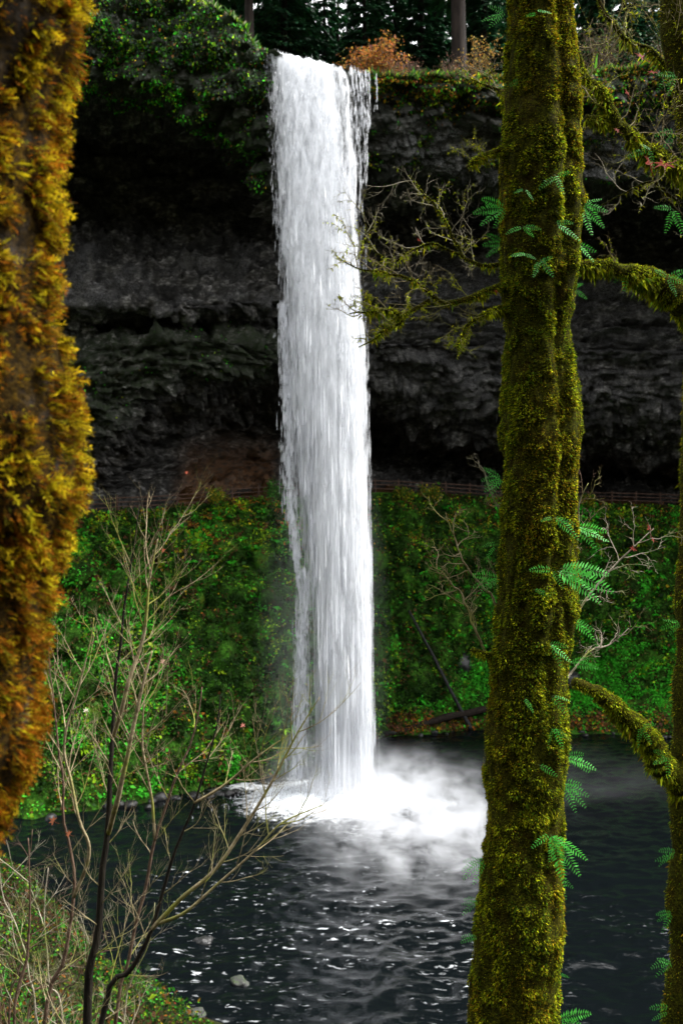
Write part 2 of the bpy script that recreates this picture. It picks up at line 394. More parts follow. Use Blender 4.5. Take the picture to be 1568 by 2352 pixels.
SLOPE = [   # from under the water up to the path edge
 (-700, [(1960,62),(1900,64.8),(1640,67),(1450,70),(1300,74),(1205,78)]),
 (100, [(1930,65),(1880,66.7),(1640,71.5),(1450,77),(1300,82),(1178,86.5)]),
 (400, [(1890,69),(1830,71.8),(1640,76),(1450,81),(1300,85),(1160,89)]),
 (640, [(1840,75),(1780,77.7),(1620,81),(1450,86),(1300,90),(1138,94)]),
 (784, [(1800,80),(1740,83.2),(1600,86),(1450,90),(1300,94),(1128,98)]),
 (880, [(1740,88),(1690,91.3),(1610,92.5),(1450,96),(1300,98),(1124,101)]),
 (1100, [(1726,91),(1676,93.9),(1570,97.5),(1450,100),(1300,102),(1135,104.5)]),
 (1350, [(1735,90),(1685,92.2),(1540,99.5),(1450,102),(1300,104.5),(1152,107)]),
 (1568, [(1740,89),(1690,91.3),(1520,99.5),(1430,102),(1300,105),(1156,108)]),
 (2400, [(1830,74),(1770,79),(1560,84),(1430,88),(1300,92),(1160,96)]),
]
US = np.concatenate([np.linspace(-700, -60, 50, endpoint=False), np.linspace(-60, 1640, 400), np.linspace(1640, 2400, 55)[1:]])
# cliff
CL = sheet(CLIFF, US, 330, 9)
def normals(G):
    return unit(np.cross(np.gradient(G, axis=1), np.gradient(G, axis=0)))
nrm = normals(CL)
q = CL * np.array([1, 1, 1.25])
f1, f2, cid = worley(q / 1.7, 3); g1, g2, gid = worley(q / .72, 7)
big = fbm(CL / 7, 4, 1); mid = fbm(CL / 2.2, 4, 2)
wq = q * [.62, .8, 1.25] + (fbm(CL / 1.6, 2, 12)[..., None] - .5) * 1.2
disp = (big - .5) * 3.0 + (mid - .5) * 1.6 + facets(wq / 1.9, 3) * .75 + facets(wq / .8, 7) * .36 - np.clip(f1, 0, .9) * .35
saw = (CL[..., 2] * .42 + big * 2.2 + CL[..., 0] * .02) % 1; band = (saw - .5) * .8 + ((CL[..., 2] * 1.3 + mid * 2.0) % 1 - .5) * .3
rows = np.linspace(0, 13, 330)[:, None]
upper = smooth(10.6, 11.2, rows) * np.ones_like(disp)
CL = CL + nrm * (disp + band)[..., None]
uu = US[None, :] * np.ones_like(disp); vv = 1176 - (CL[..., 2] - EYE) / CL[..., 1] * F
moss = upper * np.where(uu < 640, .75, .25) + smooth(3, 4, rows) * (1 - smooth(5.3, 6, rows)) * (uu < 640) * .7
moss = moss + smooth(12.2, 13, rows) * .6
lichen = smooth(10.9, 11.1, rows) * (1 - smooth(11.6, 12.4, rows)) * smooth(850, 950, uu) * .9 + smooth(6.6, 7, rows) * (1 - smooth(8.0, 8.8, rows)) * .35 * smooth(.45, .6, mid) + (uu > 850) * smooth(3.4, 4.2, rows) * (1 - smooth(8, 9, rows)) * .35
earth = (1 - smooth(1.0, 2.2, rows)) * smooth(380, 450, uu) * (1 - smooth(600, 660, uu))
cl = mesh('cliff', CL, gridfaces(*CL.shape[:2]), M['basalt'], attrs={'moss': moss, 'lichen': lichen, 'earth': earth, 'cell': .6 * gid + .4 * cid})
tag(cl, kind='structure')
CLN = normals(CL)
sk = np.stack([CL[0], CL[0] + [0, 2, -6]]); tag(mesh('cave_wall', sk, gridfaces(2, len(US)), M['basalt']), kind='structure')
# far bank
SL = sheet(SLOPE, US, 120, 7)
sn = normals(SL)
SL0 = SL.copy()
SL = SL + sn * ((fbm(SL / 5, 4, 21) - .5) * 2.4 + (fbm(SL / 1.4, 3, 25) - .5) * .9)[..., None] * np.interp(np.linspace(0, 1, 120), [0, .2, .3, .95, 1], [.25, .3, 1, .8, .2])[:, None, None]
SLN = normals(SL)
def mound(p):
    f, _, i = worley(p / 2.3, 205); g, _, j = worley(p / 1.05, 207)
    return np.sqrt(np.clip(1 - (f / .82) ** 2, 0, 1)) * 1.25 * (.35 + i) + np.sqrt(np.clip(1 - (g / .8) ** 2, 0, 1)) * .45 * (.3 + j), i, j
mh, mi, mj = mound(SL); mask = np.interp(np.linspace(0, 1, 120), [0, .22, .45, .8, .95, 1], [0, 0, 1, 1, .15, .05])[:, None] * (1 - .55 * smooth(900, 1100, US) * smooth(.55, .35, np.linspace(0, 1, 120))[:, None])
SL = SL + (SLN + [0, -.2, .35]) * (mh * mask * .9)[..., None]
tag(mesh('far_bank', SL, gridfaces(*SL.shape[:2]), M['bank_moss'], shade=True), kind='structure')
SLN = normals(SL)
# path ledge and the earth floor of the cave
top = SL[-1]; cb = CL[0]
PT = []
for t in np.linspace(0, 1, 30):
    r = top * (1 - t) + (np.stack([cb[:, 0], np.interp(US, US, np.maximum.accumulate(CL[:25, :, 1].max(0)) * 0 + CL[:25, :, 1].max(0)) + 2, cb[:, 2] - 1.2], -1)) * t
    m = smooth(.35, 1, np.array(t)) * smooth(330, 430, US) * (1 - smooth(600, 680, US))
    r = r + np.stack([0 * US, 0 * US, m * (2.6 + 1.2 * np.sin(US / 31))], -1)
    r[:, 2] += (fbm(r / 1.5, 3, 31) - .5) * .5 * smooth(0.1, .4, np.array(t))
    PT.append(r)
PT = np.array(PT); tag(mesh('path', PT, gridfaces(*PT.shape[:2]), M['path'], shade=True), kind='structure')
# plateau above the lip
lip = CL[-1]; PL = []
for t in np.linspace(0, 1, 40) ** 1.6:
    r = lip + np.array([0, 1, 0]) * t * 75
    rise = np.interp(US, [-700, 500, 640, 800, 1000, 1300, 2400], [8, 6, 2, 2, 5, 16, 16])
    r[:, 2] += rise * t + (fbm(r / 3, 3, 41) - .5) * 1.0 * min(1, t * 8)
    PL.append(r)
PL = np.array(PL); tag(mesh('plateau', PL, gridfaces(*PL.shape[:2]), M['soil'], shade=True), kind='structure')
# near bank (the viewer's side), a height field rising away from the shore
SHORE = np.array([(-90, 40), (-60, 52), (-38, 58), (-24, 60.5), (-18.2, 57.7), (-13.6, 50.8), (-9.6, 44.1), (-5.2, 40.2), (0, 37), (12, 35.5), (26, 41), (38, 54), (48, 72), (70, 80)])
def shore_d(X, Y):
    best = np.full(X.shape, 1e9); p = np.stack([X, Y], -1)
    for a, b in zip(SHORE[:-1], SHORE[1:]):
        ab = b - a; t = np.clip(((p - a) @ ab) / (ab @ ab), 0, 1); best = np.minimum(best, np.linalg.norm(p - a - t[..., None] * ab, axis=-1))
    return np.where(Y < np.interp(X, SHORE[:, 0], SHORE[:, 1]), best, -best)
def bank_z(X, Y):
    d = shore_d(X, Y)
    z = np.where(d < 0, d * .5, 18.9 * (np.clip(d, 0, 36) / 36) ** 1.45 + np.clip(d - 37, 0, 60) * 1.25)  # slope behind the camera, out of view, steepened to darken the front light
    z = z + smooth(0, 3, d) * .9 * smooth(-4, -10, X) * (Y > 25)
    n = (fbm(np.stack([X, Y, 0 * X], -1) / 3.0, 4, 51) - .5) * 1.6 * smooth(-1, 3, d) * (1 - smooth(28, 33, d))
    dm, _, di = worley(np.stack([X, Y, 0 * X], -1) / 1.5, 57)
    n = n + np.sqrt(np.clip(1 - (dm / .8) ** 2, 0, 1)) * .8 * di * smooth(.3, 2, d) * smooth(-2, -5, X) * (Y > 20) * (d < 30)
    return z + n
gx, gy = np.meshgrid(np.arange(-80, 70.1, .6), np.arange(-55, 63.1, .6))
NB = np.stack([gx, gy, bank_z(gx, gy)], -1)
tag(mesh('near_bank', NB, gridfaces(*NB.shape[:2]), M['soil'], shade=True), kind='structure')
# pool
FB = np.array([-0.6, 71.0])      # where the fall lands
gx, gy = np.meshgrid(np.arange(-28, 42.01, .2), np.arange(34, 96.01, .2))
dx, dy = gx - FB[0], gy - FB[1]; r = np.hypot(dx * .85, dy)
pp = np.stack([gx, gy, 0 * gx], -1)
wz = (fbm(pp * [.45, .9, 1], 3, 61) - .5) * .22 + (fbm(pp * [.9, 1.9, 1] + 9, 2, 63) - .5) * .17 + (noise(pp * [2.2, 3.6, 1], 67) - .5) * .11
wz += np.sin(r * 1.9 - fbm(pp / 4, 3, 65) * 9) * .09 * np.exp(-r / 26)
churn = np.exp(-(r / 4.5) ** 2); wz += churn * (fbm(pp * .9, 4, 69)) * 1.3
foam = np.exp(-(r / 5.8) ** 2.2) * 1.2
foam = np.maximum(foam, .62 * np.exp(-((gx - 6) / 4.5) ** 2 - ((gy - 69.5) / 2.2) ** 2))
foam = np.maximum(foam, .62 * np.exp(-((gx + 6.5) / 4.0) ** 2 - ((gy - 74) / 2.0) ** 2))
foam = np.maximum(foam, .42 * np.exp(-((gx - 2) / 6) ** 2 - ((gy - 64) / 4) ** 2))
crest = smooth(.0, .11, wz) * (1 - churn)
fleck = smooth(62, 50, gy) * smooth(.40, .60, fbm(pp / 6, 3, 66)) * smooth(-14, -8, gx) * (1 - .8 * smooth(6, 11, gx)) * (.25 + 1.3 * crest)
tag(mesh('pool', np.stack([gx, gy, wz], -1), gridfaces(*gx.shape), M['water'], shade=True, attrs={'foam': foam, 'fleck': fleck}), kind='structure')

# ---------------------------------------------------------------- ground cover (nobody could count it)
def on_grid(G, NG, a, b):
    """bilinear points on a grid at fractional row a, column b"""
    i = np.clip(a.astype(int), 0, G.shape[0] - 2); j = np.clip(b.astype(int), 0, G.shape[1] - 2); s = (a - i)[:, None]; t = (b - j)[:, None]
    return G[i, j] * (1 - s) * (1 - t) + G[i + 1, j] * s * (1 - t) + G[i, j + 1] * (1 - s) * t + G[i + 1, j + 1] * s * t, NG[i, j]
DG, MG, BG, LG = (.014, .040, .006), (.040, .130, .011), (.050, .36, .022), (.21, .36, .013)
YE, OR, BR, RD = (.40, .27, .014), (.32, .12, .018), (.095, .045, .018), (.22, .035, .012)
def far_cover():
    rng = np.random.default_rng(5); n = 230000
    a = rng.uniform(.20, 1, n) * 119; b = np.where(rng.random(n) < .9, rng.uniform(40, 462, n), rng.uniform(10, len(US) - 10, n))
    p, nn = on_grid(SL, SLN, a, b); u = np.interp(b, np.arange(len(US)), US); v = 1176 - (p[:, 2] - EYE) / p[:, 1] * F
    c1 = fbm(p / 2.6, 3, 71); c2 = fbm(p / 4.5, 3, 75); c3 = fbm(p / 1.2, 2, 77); _, mi, mj = mound(on_grid(SL0, SLN, a, b)[0])
    keep = (c3 + .25 * rng.random(n) > .47) & ((v < 1800) | (u > 800) | (rng.random(n) < .4))
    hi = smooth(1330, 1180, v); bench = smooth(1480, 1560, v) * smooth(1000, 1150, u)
    lf = smooth(520, 300, u) * smooth(1180, 1260, v); nearfall = smooth(560, 640, u) * smooth(900, 860, u)
    big_ = fbm(p / 9, 2, 79)
    wt = np.stack([2.2 + 3.5 * nearfall + 1.2 * (mi < .4) + 5 * smooth(.52, .40, big_), 1.3 + 1.0 * c2 - hi * .3, .12 + 9 * smooth(.54, .62, c1) * smooth(.42, .55, big_) * (1 - .7 * nearfall) + 2.5 * lf * smooth(.46, .58, c2) + 6 * bench + .7 * (mi > .8), .2 + 1.0 * hi + 1.8 * smooth(.54, .64, c2) * smooth(.45, .55, big_) + .5 * (mj > .85),
                   .03 + .6 * hi * smooth(.42, .6, c2), .03 + 2.4 * hi * smooth(.46, .6, c1) * smooth(350, 450, u) * (1 - .6 * smooth(660, 800, u)), .6 + 1.8 * smooth(.5, .65, c3) * hi + 1.2 * smooth(.56, .66, fbm(p / 3.3, 2, 73))], 1)
    col = pick([DG, MG, BG, LG, YE, OR, BR], wt, n, rng, .28, mj * 5.3 + fbm(p / 1.7, 2, 78) * 1.5 + rng.random(n) * .4)
    bench_lift = bench * smooth(.4, .5, c1) * (rng.random(n) < .8); col = col * (1 - bench_lift[:, None]) + np.array([.045, .34, .018]) * np.exp(rng.normal(size=(n, 1)) * .25) * bench_lift[:, None]  # bench leaf colour raised to offset the shade falling on it
    shore = smooth(1625, 1650, v) * (u > 880); dead = (rng.random(n) < shore * .75); col[dead] = pick([BR, OR, YE, (.12, .05, .03)], [2, 1, .5, 1.5], int(dead.sum()), rng, .3)
    L = np.exp(rng.normal(size=n) * .35) * .21
    d = unit(nn * .45 + rvec(n, rng) * .8 + np.array([0, -.25, -.25])); nv = unit(nn + rvec(n, rng) * .6 + [0, -.1, .3])
    p = p + nn * rng.uniform(0, .30, n)[:, None] + rvec(n, rng) * .08
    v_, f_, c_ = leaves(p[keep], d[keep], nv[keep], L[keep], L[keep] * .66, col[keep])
    # rosettes of arching fern fronds between the leaves
    m = 1500; a = rng.uniform(.24, .97, m) * 119; b = rng.uniform(40, 462, m); q, qn = on_grid(SL, SLN, a, b); cc = fbm(q / 5, 2, 74); q, qn = q[cc > .47], qn[cc > .47]; m = len(q); nf = 11
    az = rng.random((m, nf)) * 6.283; dd = np.stack([np.cos(az), np.sin(az), .75 + 0 * az], -1).reshape(-1, 3) + np.repeat(qn, nf, 0) * .8
    LL = np.repeat(rng.uniform(.55, 1.15, m), nf) * rng.uniform(.75, 1.1, m * nf); bc = np.repeat(pick([MG, BG, LG, (.05, .16, .02)], [.8, 1.2, .5, .8], m, rng, .2), nf, 0)
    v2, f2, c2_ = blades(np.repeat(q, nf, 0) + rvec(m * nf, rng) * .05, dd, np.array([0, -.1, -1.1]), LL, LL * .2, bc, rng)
    f_ = np.vstack([f_, f2 + len(v_)]); v_ = np.vstack([v_, v2]); c_ = np.vstack([c_, c2_])
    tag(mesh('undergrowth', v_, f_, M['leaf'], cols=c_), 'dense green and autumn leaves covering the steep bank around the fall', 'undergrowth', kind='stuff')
def cliff_cover():
    rng = np.random.default_rng(6); n = 125000
    a = rng.uniform(0, 1, n); b = np.where(rng.random(n) < .9, rng.uniform(48, 456, n), rng.uniform(10, len(US) - 10, n)); u = np.interp(b, np.arange(len(US)), US)
    row = np.where(rng.random(n) < .8, 10.7 + 2.3 * a, 3.6 + 2.2 * a)
    p, nn = on_grid(CL, CLN, row / 13 * 329, b)
    c1 = fbm(p / 2.2, 3, 81); c2 = fbm(p / 1.0, 2, 83)
    rt = smooth(640, 860, u); lowrow = row < 8
    prob = np.where(lowrow, .16 * (u < 640) * smooth(.5, .62, c1), (1 - rt) * (1.0 * smooth(.36, .52, c1 + .10 * (row - 11)) ) + rt * (.32 * smooth(.5, .62, c1) + .95 * smooth(12.2, 12.9, row)))
    prob = prob * np.where((u > 612) & (u < 845), .0, 1)
    keep = (rng.random(n) < prob) & (c2 > .38)
    edge = smooth(11.9, 11.0, row) * (1 - rt)
    wt = np.stack([1.1 + 0 * u, 1.0 + edge * 2, .35 + 2.2 * edge * smooth(.45, .6, c1), .25 + 1.0 * smooth(.55, .7, c1), .06 + .4 * rt * (row > 12.2), .03 + .7 * rt * (row > 12.4) + .35 * smooth(560, 600, u) * (u < 640) * (row < 11.6), .3 + 0 * u], 1)
    col = pick([DG, MG, BG, LG, YE, OR, BR], wt, n, rng, .35) * np.where(u < 640, 1.8, 1.2)[:, None]  # left shoulder leaves brightened in colour because they sit in shade
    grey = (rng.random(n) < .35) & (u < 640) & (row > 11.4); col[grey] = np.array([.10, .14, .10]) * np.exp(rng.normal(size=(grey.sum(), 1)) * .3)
    L = np.exp(rng.normal(size=n) * .3) * .19
    d = unit(nn * .35 + rvec(n, rng) * .7 + np.array([0, -.1, -.7])); nv = unit(nn + rvec(n, rng) * .6)
    p = p + nn * rng.uniform(0, .2, n)[:, None]
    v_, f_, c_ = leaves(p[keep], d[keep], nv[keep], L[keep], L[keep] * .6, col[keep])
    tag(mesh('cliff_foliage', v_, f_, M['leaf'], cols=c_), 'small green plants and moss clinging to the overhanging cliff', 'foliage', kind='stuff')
    # grass and dead brush along the plateau edge
    n = 26000; b = rng.uniform(60, len(US) - 25, n); a = rng.random(n) ** 2 * 22; u = np.interp(b, np.arange(len(US)), US)
    p, _ = on_grid(PL, PL, a, b); k = (u < 606) | (u > 848); p = p[k]; u = u[k]; n = len(p)
    c1 = fbm(p / 2, 3, 85)
    wt = np.stack([.5 + 0 * u, .7 + 0 * u, .8 * (u > 800) + .5, .5 + 0 * u, .4 * (u > 800), .5 * (u > 800) * smooth(.45, .6, c1), .2 + 1.2 * (u > 800), .9 * (u < 640)], 1)
    col = pick([DG, MG, (.05, .13, .03), LG, YE, (.20, .085, .03), (.10, .055, .035), (.30, .32, .20)], wt, n, rng, .3)
    d = unit(rvec(n, rng) * .6 + [0, -.35, .8]); L = np.exp(rng.normal(size=n) * .35) * .45
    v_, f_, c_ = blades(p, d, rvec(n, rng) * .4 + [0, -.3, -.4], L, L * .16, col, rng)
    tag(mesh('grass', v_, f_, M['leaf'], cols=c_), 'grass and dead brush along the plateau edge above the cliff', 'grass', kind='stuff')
def near_cover():
    rng = np.random.default_rng(8); n = 190000
    X = rng.uniform(-24, -2, n); Y = rng.uniform(22, 60, n); d0 = shore_d(X, Y)
    u = 784 + X / Y * F; k = (d0 > .3) & (u > -200) & (u < 620); X, Y, d0 = X[k], Y[k], d0[k]; n = len(X)
    p = np.stack([X, Y, bank_z(X, Y)], -1)
    c1 = fbm(p / 1.6, 3, 91); c2 = fbm(p / 3.2, 2, 93)
    wt = np.stack([3.4 + 0 * X, 2.6 + 0 * X, .4 + 1.8 * smooth(.5, .6, c1), .4 + 1.0 * smooth(.5, .65, c2), .2 + 0 * X, .2 + .8 * smooth(.55, .65, c1), 1.6 + 5 * smooth(.54, .42, c2), .02 + 0 * X], 1)
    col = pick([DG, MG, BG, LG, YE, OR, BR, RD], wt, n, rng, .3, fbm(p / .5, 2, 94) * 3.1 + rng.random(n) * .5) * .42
    p = p + np.array([0, 0, 1]) * (rng.random(n) ** 2 * .9 * smooth(.35, .6, c1) * smooth(.3, 2.5, d0))[:, None]
    k = c1 + .25 * rng.random(n) > .48; L = np.exp(rng.normal(size=n) * .4) * .11
    d = unit(rvec(n, rng) + [0, -.2, .1]); nv = unit(rvec(n, rng) * .7 + [0, -.3, 1])
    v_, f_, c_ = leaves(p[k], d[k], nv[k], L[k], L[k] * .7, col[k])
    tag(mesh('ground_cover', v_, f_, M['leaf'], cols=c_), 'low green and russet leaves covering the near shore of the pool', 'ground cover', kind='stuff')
far_cover(); cliff_cover(); near_cover()

# ---------------------------------------------------------------- the waterfall
WV = np.array([100, 112, 200, 300, 500, 700, 900, 1100, 1300, 1500, 1650, 1760, 1840])
WL = np.array([606, 607, 612, 622, 632, 648, 657, 682, 704, 722, 728, 728, 700])
WR = np.array([800, 802, 812, 820, 832, 842, 846, 850, 853, 858, 862, 860, 890])
def waterfall():
    rng = np.random.default_rng(21)
    root = thing('waterfall', 'tall white waterfall plunging from the cliff lip into the dark pool', 'waterfall', (-.6, 71.5, 0)); root['kind'] = 'structure'
    nr, nc = 190, 56
    v = np.linspace(112, 1835, nr); vl = np.interp(v, WV, WL); vr = np.interp(v, WV, WR); t = (v - 112) / (1835 - 112)
    Yc = 73.6 - 2.6 * np.sqrt(t); th = np.linspace(0, 2 * np.pi, nc, endpoint=False)
    def shell(name, ws, dsc, dens, seed, v0=112):
        w_ = (vr - vl) / 2 * ws; c_ = (vl + vr) / 2
        dep = (.55 + .75 * t) * dsc
        rad = 1 + (fbm(np.stack(np.broadcast_arrays(np.cos(th)[None] * 2, np.sin(th)[None] * 2, (v / 130)[:, None]), -1), 3, seed) - .5) * .35
        uu = c_[:, None] + w_[:, None] * np.cos(th)[None] * rad
        YY = Yc[:, None] + dep[:, None] * np.sin(th)[None] * rad
        # the lip drops from left to right
        vt = v[:, None] + (1 - smooth(112, 330, v))[:, None] * (np.interp(uu, [606, 640, 700, 745, 800], [0, 10, 24, 34, 50]) + (fbm(np.stack([uu / 9, YY * 2, 0 * uu], -1), 3, 15) - .5) * 22)
        G = PA(uu, vt, YY)
        x = np.abs(np.cos(th))[None] * np.ones((nr, 1))
        D = dens[0] + (dens[1] - dens[0]) * t[:, None] - smooth(.75, 1.0, x) * dens[2]
        # torn left flank, solid right flank lower down
        D = D - .22 * smooth(.0, -.9, np.cos(th))[None] * smooth(.2, .6, t)[:, None]
        D = D - .40 * np.exp(-((ws * np.cos(th) - .66) / .12) ** 2)[None] * smooth(.45, .12, t)[:, None] - .25 * np.exp(-((ws * np.cos(th) + .72) / .12) ** 2)[None] * smooth(.5, .2, t)[:, None]
        part(name, root, G, gridfaces(nr, nc, True), M['fall'], shade=True, attrs={'dens': D, 'low': smooth(.08, .65, t)[:, None] * np.ones((1, nc))})
    shell('outer_veil', 1.0, 1.25, (.46, .44, .55), 1)
    shell('water_curtain', .86, 1.0, (.74, .70, .25), 2)
    shell('water_curtain', .68, .75, (.80, .78, .2), 3)
    shell('water_core', .46, .5, (1.0, 1.05, .1), 4)
    # torn streaks and drops
    n = 34000
    tt = rng.random(n) ** .9; vv_ = 112 + tt * 1720; l = np.interp(vv_, WV, WL); r_ = np.interp(vv_, WV, WR)
    s = rng.normal(size=n * 2) * .5; s = s[(s > -1.06) & (s < 1.03)][:n]; assert len(s) == n; uc = (l + r_) / 2 + s * (r_ - l) / 2
    vv_ = vv_ + (1 - smooth(112, 330, vv_)) * np.interp(uc, [606, 640, 700, 745, 800], [0, 10, 24, 34, 50])
    Y = 73.6 - 2.6 * np.sqrt(tt) + rng.normal(size=n) * .45 * (.6 + tt)
    p = PA(uc, vv_, Y)
    k = fbm(p * [1.1, 1.1, .25], 3, 95) + rng.random(n) * .12 > .52; p, tt, s = p[k], tt[k], s[k]; n = len(p)
    L = (.25 + 3.2 * tt) * np.exp(rng.normal(size=n) * .45) * np.where(np.abs(s) > .95, .7, 1); W = np.exp(rng.normal(size=n) * .4) * .036 * np.where(np.abs(s) > .85, .6, 1)
    def spindles(p, L, W):
        n = len(p); ph = rng.random(n) * 6.28
        e = [np.stack([np.cos(ph + k * 2.094) * W, np.sin(ph + k * 2.094) * W, -L * .25], -1) for k in range(3)]
        v = np.stack([p + np.stack([0 * L, 0 * L, L * .6], -1), p + e[0], p + e[1], p + e[2], p - np.stack([0 * L, 0 * L, L * .4], -1)], 1).reshape(-1, 3)
        k = np.arange(n)[:, None] * 5
        return v, np.vstack([k + [[0, a, b]] for a, b in ((1, 2), (2, 3), (3, 1))] + [k + [[4, b, a]] for a, b in ((1, 2), (2, 3), (3, 1))])
    v_, f_ = spindles(p, L, W); o = part('spray', root, v_, f_, M['spray']); o['kind'] = 'stuff'
    # side strands that part from the main column
    def strand(path, n, wd, name='side_strand'):
        pts = resample(np.array([P(a, b, y) for a, b, y in path]), 200); wr = np.interp(np.linspace(0, 1, 200), np.linspace(0, 1, len(wd)), wd)
        i = rng.integers(0, 200, n); q = pts[i] + rng.normal(size=(n, 3)) * wr[i][:, None] * [1, 1, .3]
        L = np.exp(rng.normal(size=n) * .4) * (.35 + .5 * (wr[i] / .3)); W = np.exp(rng.normal(size=n) * .4) * np.where(wr[i] < .1, .018, .03)
        v_, f_ = spindles(q, L, W); o = part(name, root, v_, f_, M['spray'])
    strand([(650, 700, 71.8), (656, 900, 71.5), (664, 1080, 71.2), (670, 1180, 71.0), (682, 1290, 70.9), (684, 1345, 70.8)], 1500, [.18, .2, .22, .25, .22, .05])
    strand([(700, 1310, 70.9), (694, 1450, 70.8), (693, 1560, 70.7), (690, 1680, 70.6), (684, 1780, 70.5)], 1300, [.15, .25, .3, .35, .45])
    for k, (x0, x1, v1, m) in enumerate([(806, 822, 330, 170), (815, 829, 430, 150), (823, 833, 300, 120), (830, 838, 420, 110), (838, 843, 380, 110), (845, 847, 300, 70), (862, 864, 250, 26)]):
        strand([(x0, 158 + k * 2, 74.6), (x0 + 3, 180 + k * 2, 73.9), ((x0 + x1) / 2 + 2, 240, 73.6), (x1, v1, 73.4)], m, [.05, .05, .06, .07], 'trickle')
    # splash thrown up where the water lands
    n = 6000; an = rng.random(n) * 6.283; rr = np.abs(rng.normal(size=n)) * 2.2; h = np.exp(-rr / 1.8) * rng.random(n) * 2.6
    q = np.stack([FB[0] + np.cos(an) * rr * 1.5, FB[1] - .5 + np.sin(an) * rr, h + .1], -1)
    v_, f_ = spindles(q, rng.uniform(.06, .3, n), rng.uniform(.02, .06, n)); o = part('splash', root, v_, f_, M['spray']); o['kind'] = 'stuff'
waterfall()

def icosphere(sub=2):
    t = (1 + 5 ** .5) / 2
    v = [(-1, t, 0), (1, t, 0), (-1, -t, 0), (1, -t, 0), (0, -1, t), (0, 1, t), (0, -1, -t), (0, 1, -t), (t, 0, -1), (t, 0, 1), (-t, 0, -1), (-t, 0, 1)]
    f = [(0, 11, 5), (0, 5, 1), (0, 1, 7), (0, 7, 10), (0, 10, 11), (1, 5, 9), (5, 11, 4), (11, 10, 2), (10, 7, 6), (7, 1, 8), (3, 9, 4), (3, 4, 2), (3, 2, 6), (3, 6, 8), (3, 8, 9), (4, 9, 5), (2, 4, 11), (6, 2, 10), (8, 6, 7), (9, 8, 1)]
    v = [np.array(x) / np.linalg.norm(x) for x in v]
    for _ in range(sub):
        c = {}; g = []
        def m(a, b):
            k = (min(a, b), max(a, b))
            if k not in c: x = v[a] + v[b]; v.append(x / np.linalg.norm(x)); c[k] = len(v) - 1
            return c[k]
        for a, b, d in f:
            x, y, z = m(a, b), m(b, d), m(d, a); g += [(a, x, z), (b, y, x), (d, z, y), (x, y, z)]
        f = g
    return np.array(v), np.array(f)
def mist(loc, size, rot, dens, ns, lo, hi, power, label):
    v, f = icosphere(2); o = mesh('mist', v * 1.04, f, mist_mat('mist_air', dens, ns, lo, hi, power)); o.location = loc; o.scale = size; o.rotation_euler = rot
    tag(o, label, 'mist', kind='stuff')
mist((-.4, 70.5, .6), (6.0, 4.5, 5.5), (0, 0, 0), .38, 2.2, .34, .66, 1.2, 'bright white spray boiling up at the foot of the waterfall')
mist((4.6, 63.6, .8), (8.5, 13, 4.6), (0, 0, .1), 1.5, 4.2, .44, .64, 2.0, 'grey mist drifting over the dark pool right of the fall')
mist((-1.4, 71.4, 10.0), (5.2, 4.2, 20), (0, 0, 0), .06, 1.3, .3, .7, 1.0, 'thin veil of spray hanging left of the lower fall')
mist((15, 72, 1.0), (12, 8, 2.6), (0, 0, .1), .035, 2.0, .4, .7, 1.0, 'faint low mist over the pool behind the mossy trunk')

# ---------------------------------------------------------------- rocks, logs, fence
def boulder(name, c, size, seed, mat, label, group=None, sub=2):
    v, f = icosphere(sub); v = v * (1 + (fbm(v * 1.1 + seed * 7.7, 3, seed) - .5)[:, None] * .9)
    _, _, cid_ = worley(v * 1.3 + seed * 3.1, seed); v = v * (1 + (cid_ - .5)[:, None] * .12)
    o = mesh(name, v * np.array(size), f, mat); o.location = c; o.rotation_euler = (0, 0, seed * 1.7)
    return tag(o, label, 'rock', group)
def water_pt(u, v, z=0): return P(u, v, (EYE - z) * F / (v - 1176))
boulder('boulder', water_pt(338, 2290, .3), (.85, .7, .55), 1, M['stone'], 'large grey boulder on the shore below the bare sapling', sub=3)
boulder('boulder', water_pt(462, 2168, -.2), (.55, .45, .32), 2, M['stone'], 'half sunken grey boulder in the dark pool with white water round it', sub=3)
boulder('boulder', water_pt(548, 2258, -.15), (.6, .45, .28), 3, M['mossy_stone'], 'flat wet boulder with green moss in the pool', sub=3)
boulder('boulder', water_pt(440, 2338, .05), (.6, .5, .35), 4, M['mossy_stone'], 'low mossy boulder at the bottom edge by the shore', sub=3)
boulder('boulder', P(1060, 1530, 98.3), (2.0, 1.2, 1.7), 6, M['stone'], 'grey rock outcrop on the green bank beside the leaning pole', sub=3)
boulder('boulder', P(1395, 1400, 103), (.9, .7, .8), 7, M['stone'], 'pale grey rock on the bank right of the mossy trunk')
boulder('boulder', P(1310, 1560, 97.6), (1.3, .8, .9), 8, M['stone'], 'dark rock at the bank foot just right of the trunk')
rng = np.random.default_rng(3)
for k in range(26):
    u = rng.uniform(60, 560); v = np.interp(u, [60, 400, 560], [1885, 1838, 1812]) + rng.normal() * 10; s = rng.uniform(.25, .6)
    boulder('stone', water_pt(u, v, .1), (s, s * .8, s * .6), 20 + k, M['stone'], 'dark wet stone on the shore left of the fall behind the bare sapling', 'stones along the shore left of the fall')
for k in range(30):
    u = rng.uniform(880, 1560); v = np.interp(u, [880, 1100, 1560], [1690, 1676, 1690]) + rng.normal() * 4; s = rng.uniform(.18, .42)
    boulder('stone', water_pt(u, v, .1), (s, s * .8, s * .6), 60 + k, M['stone'], 'small stone on the far pebble shore right of the fall', 'stones along the far shore', sub=1)
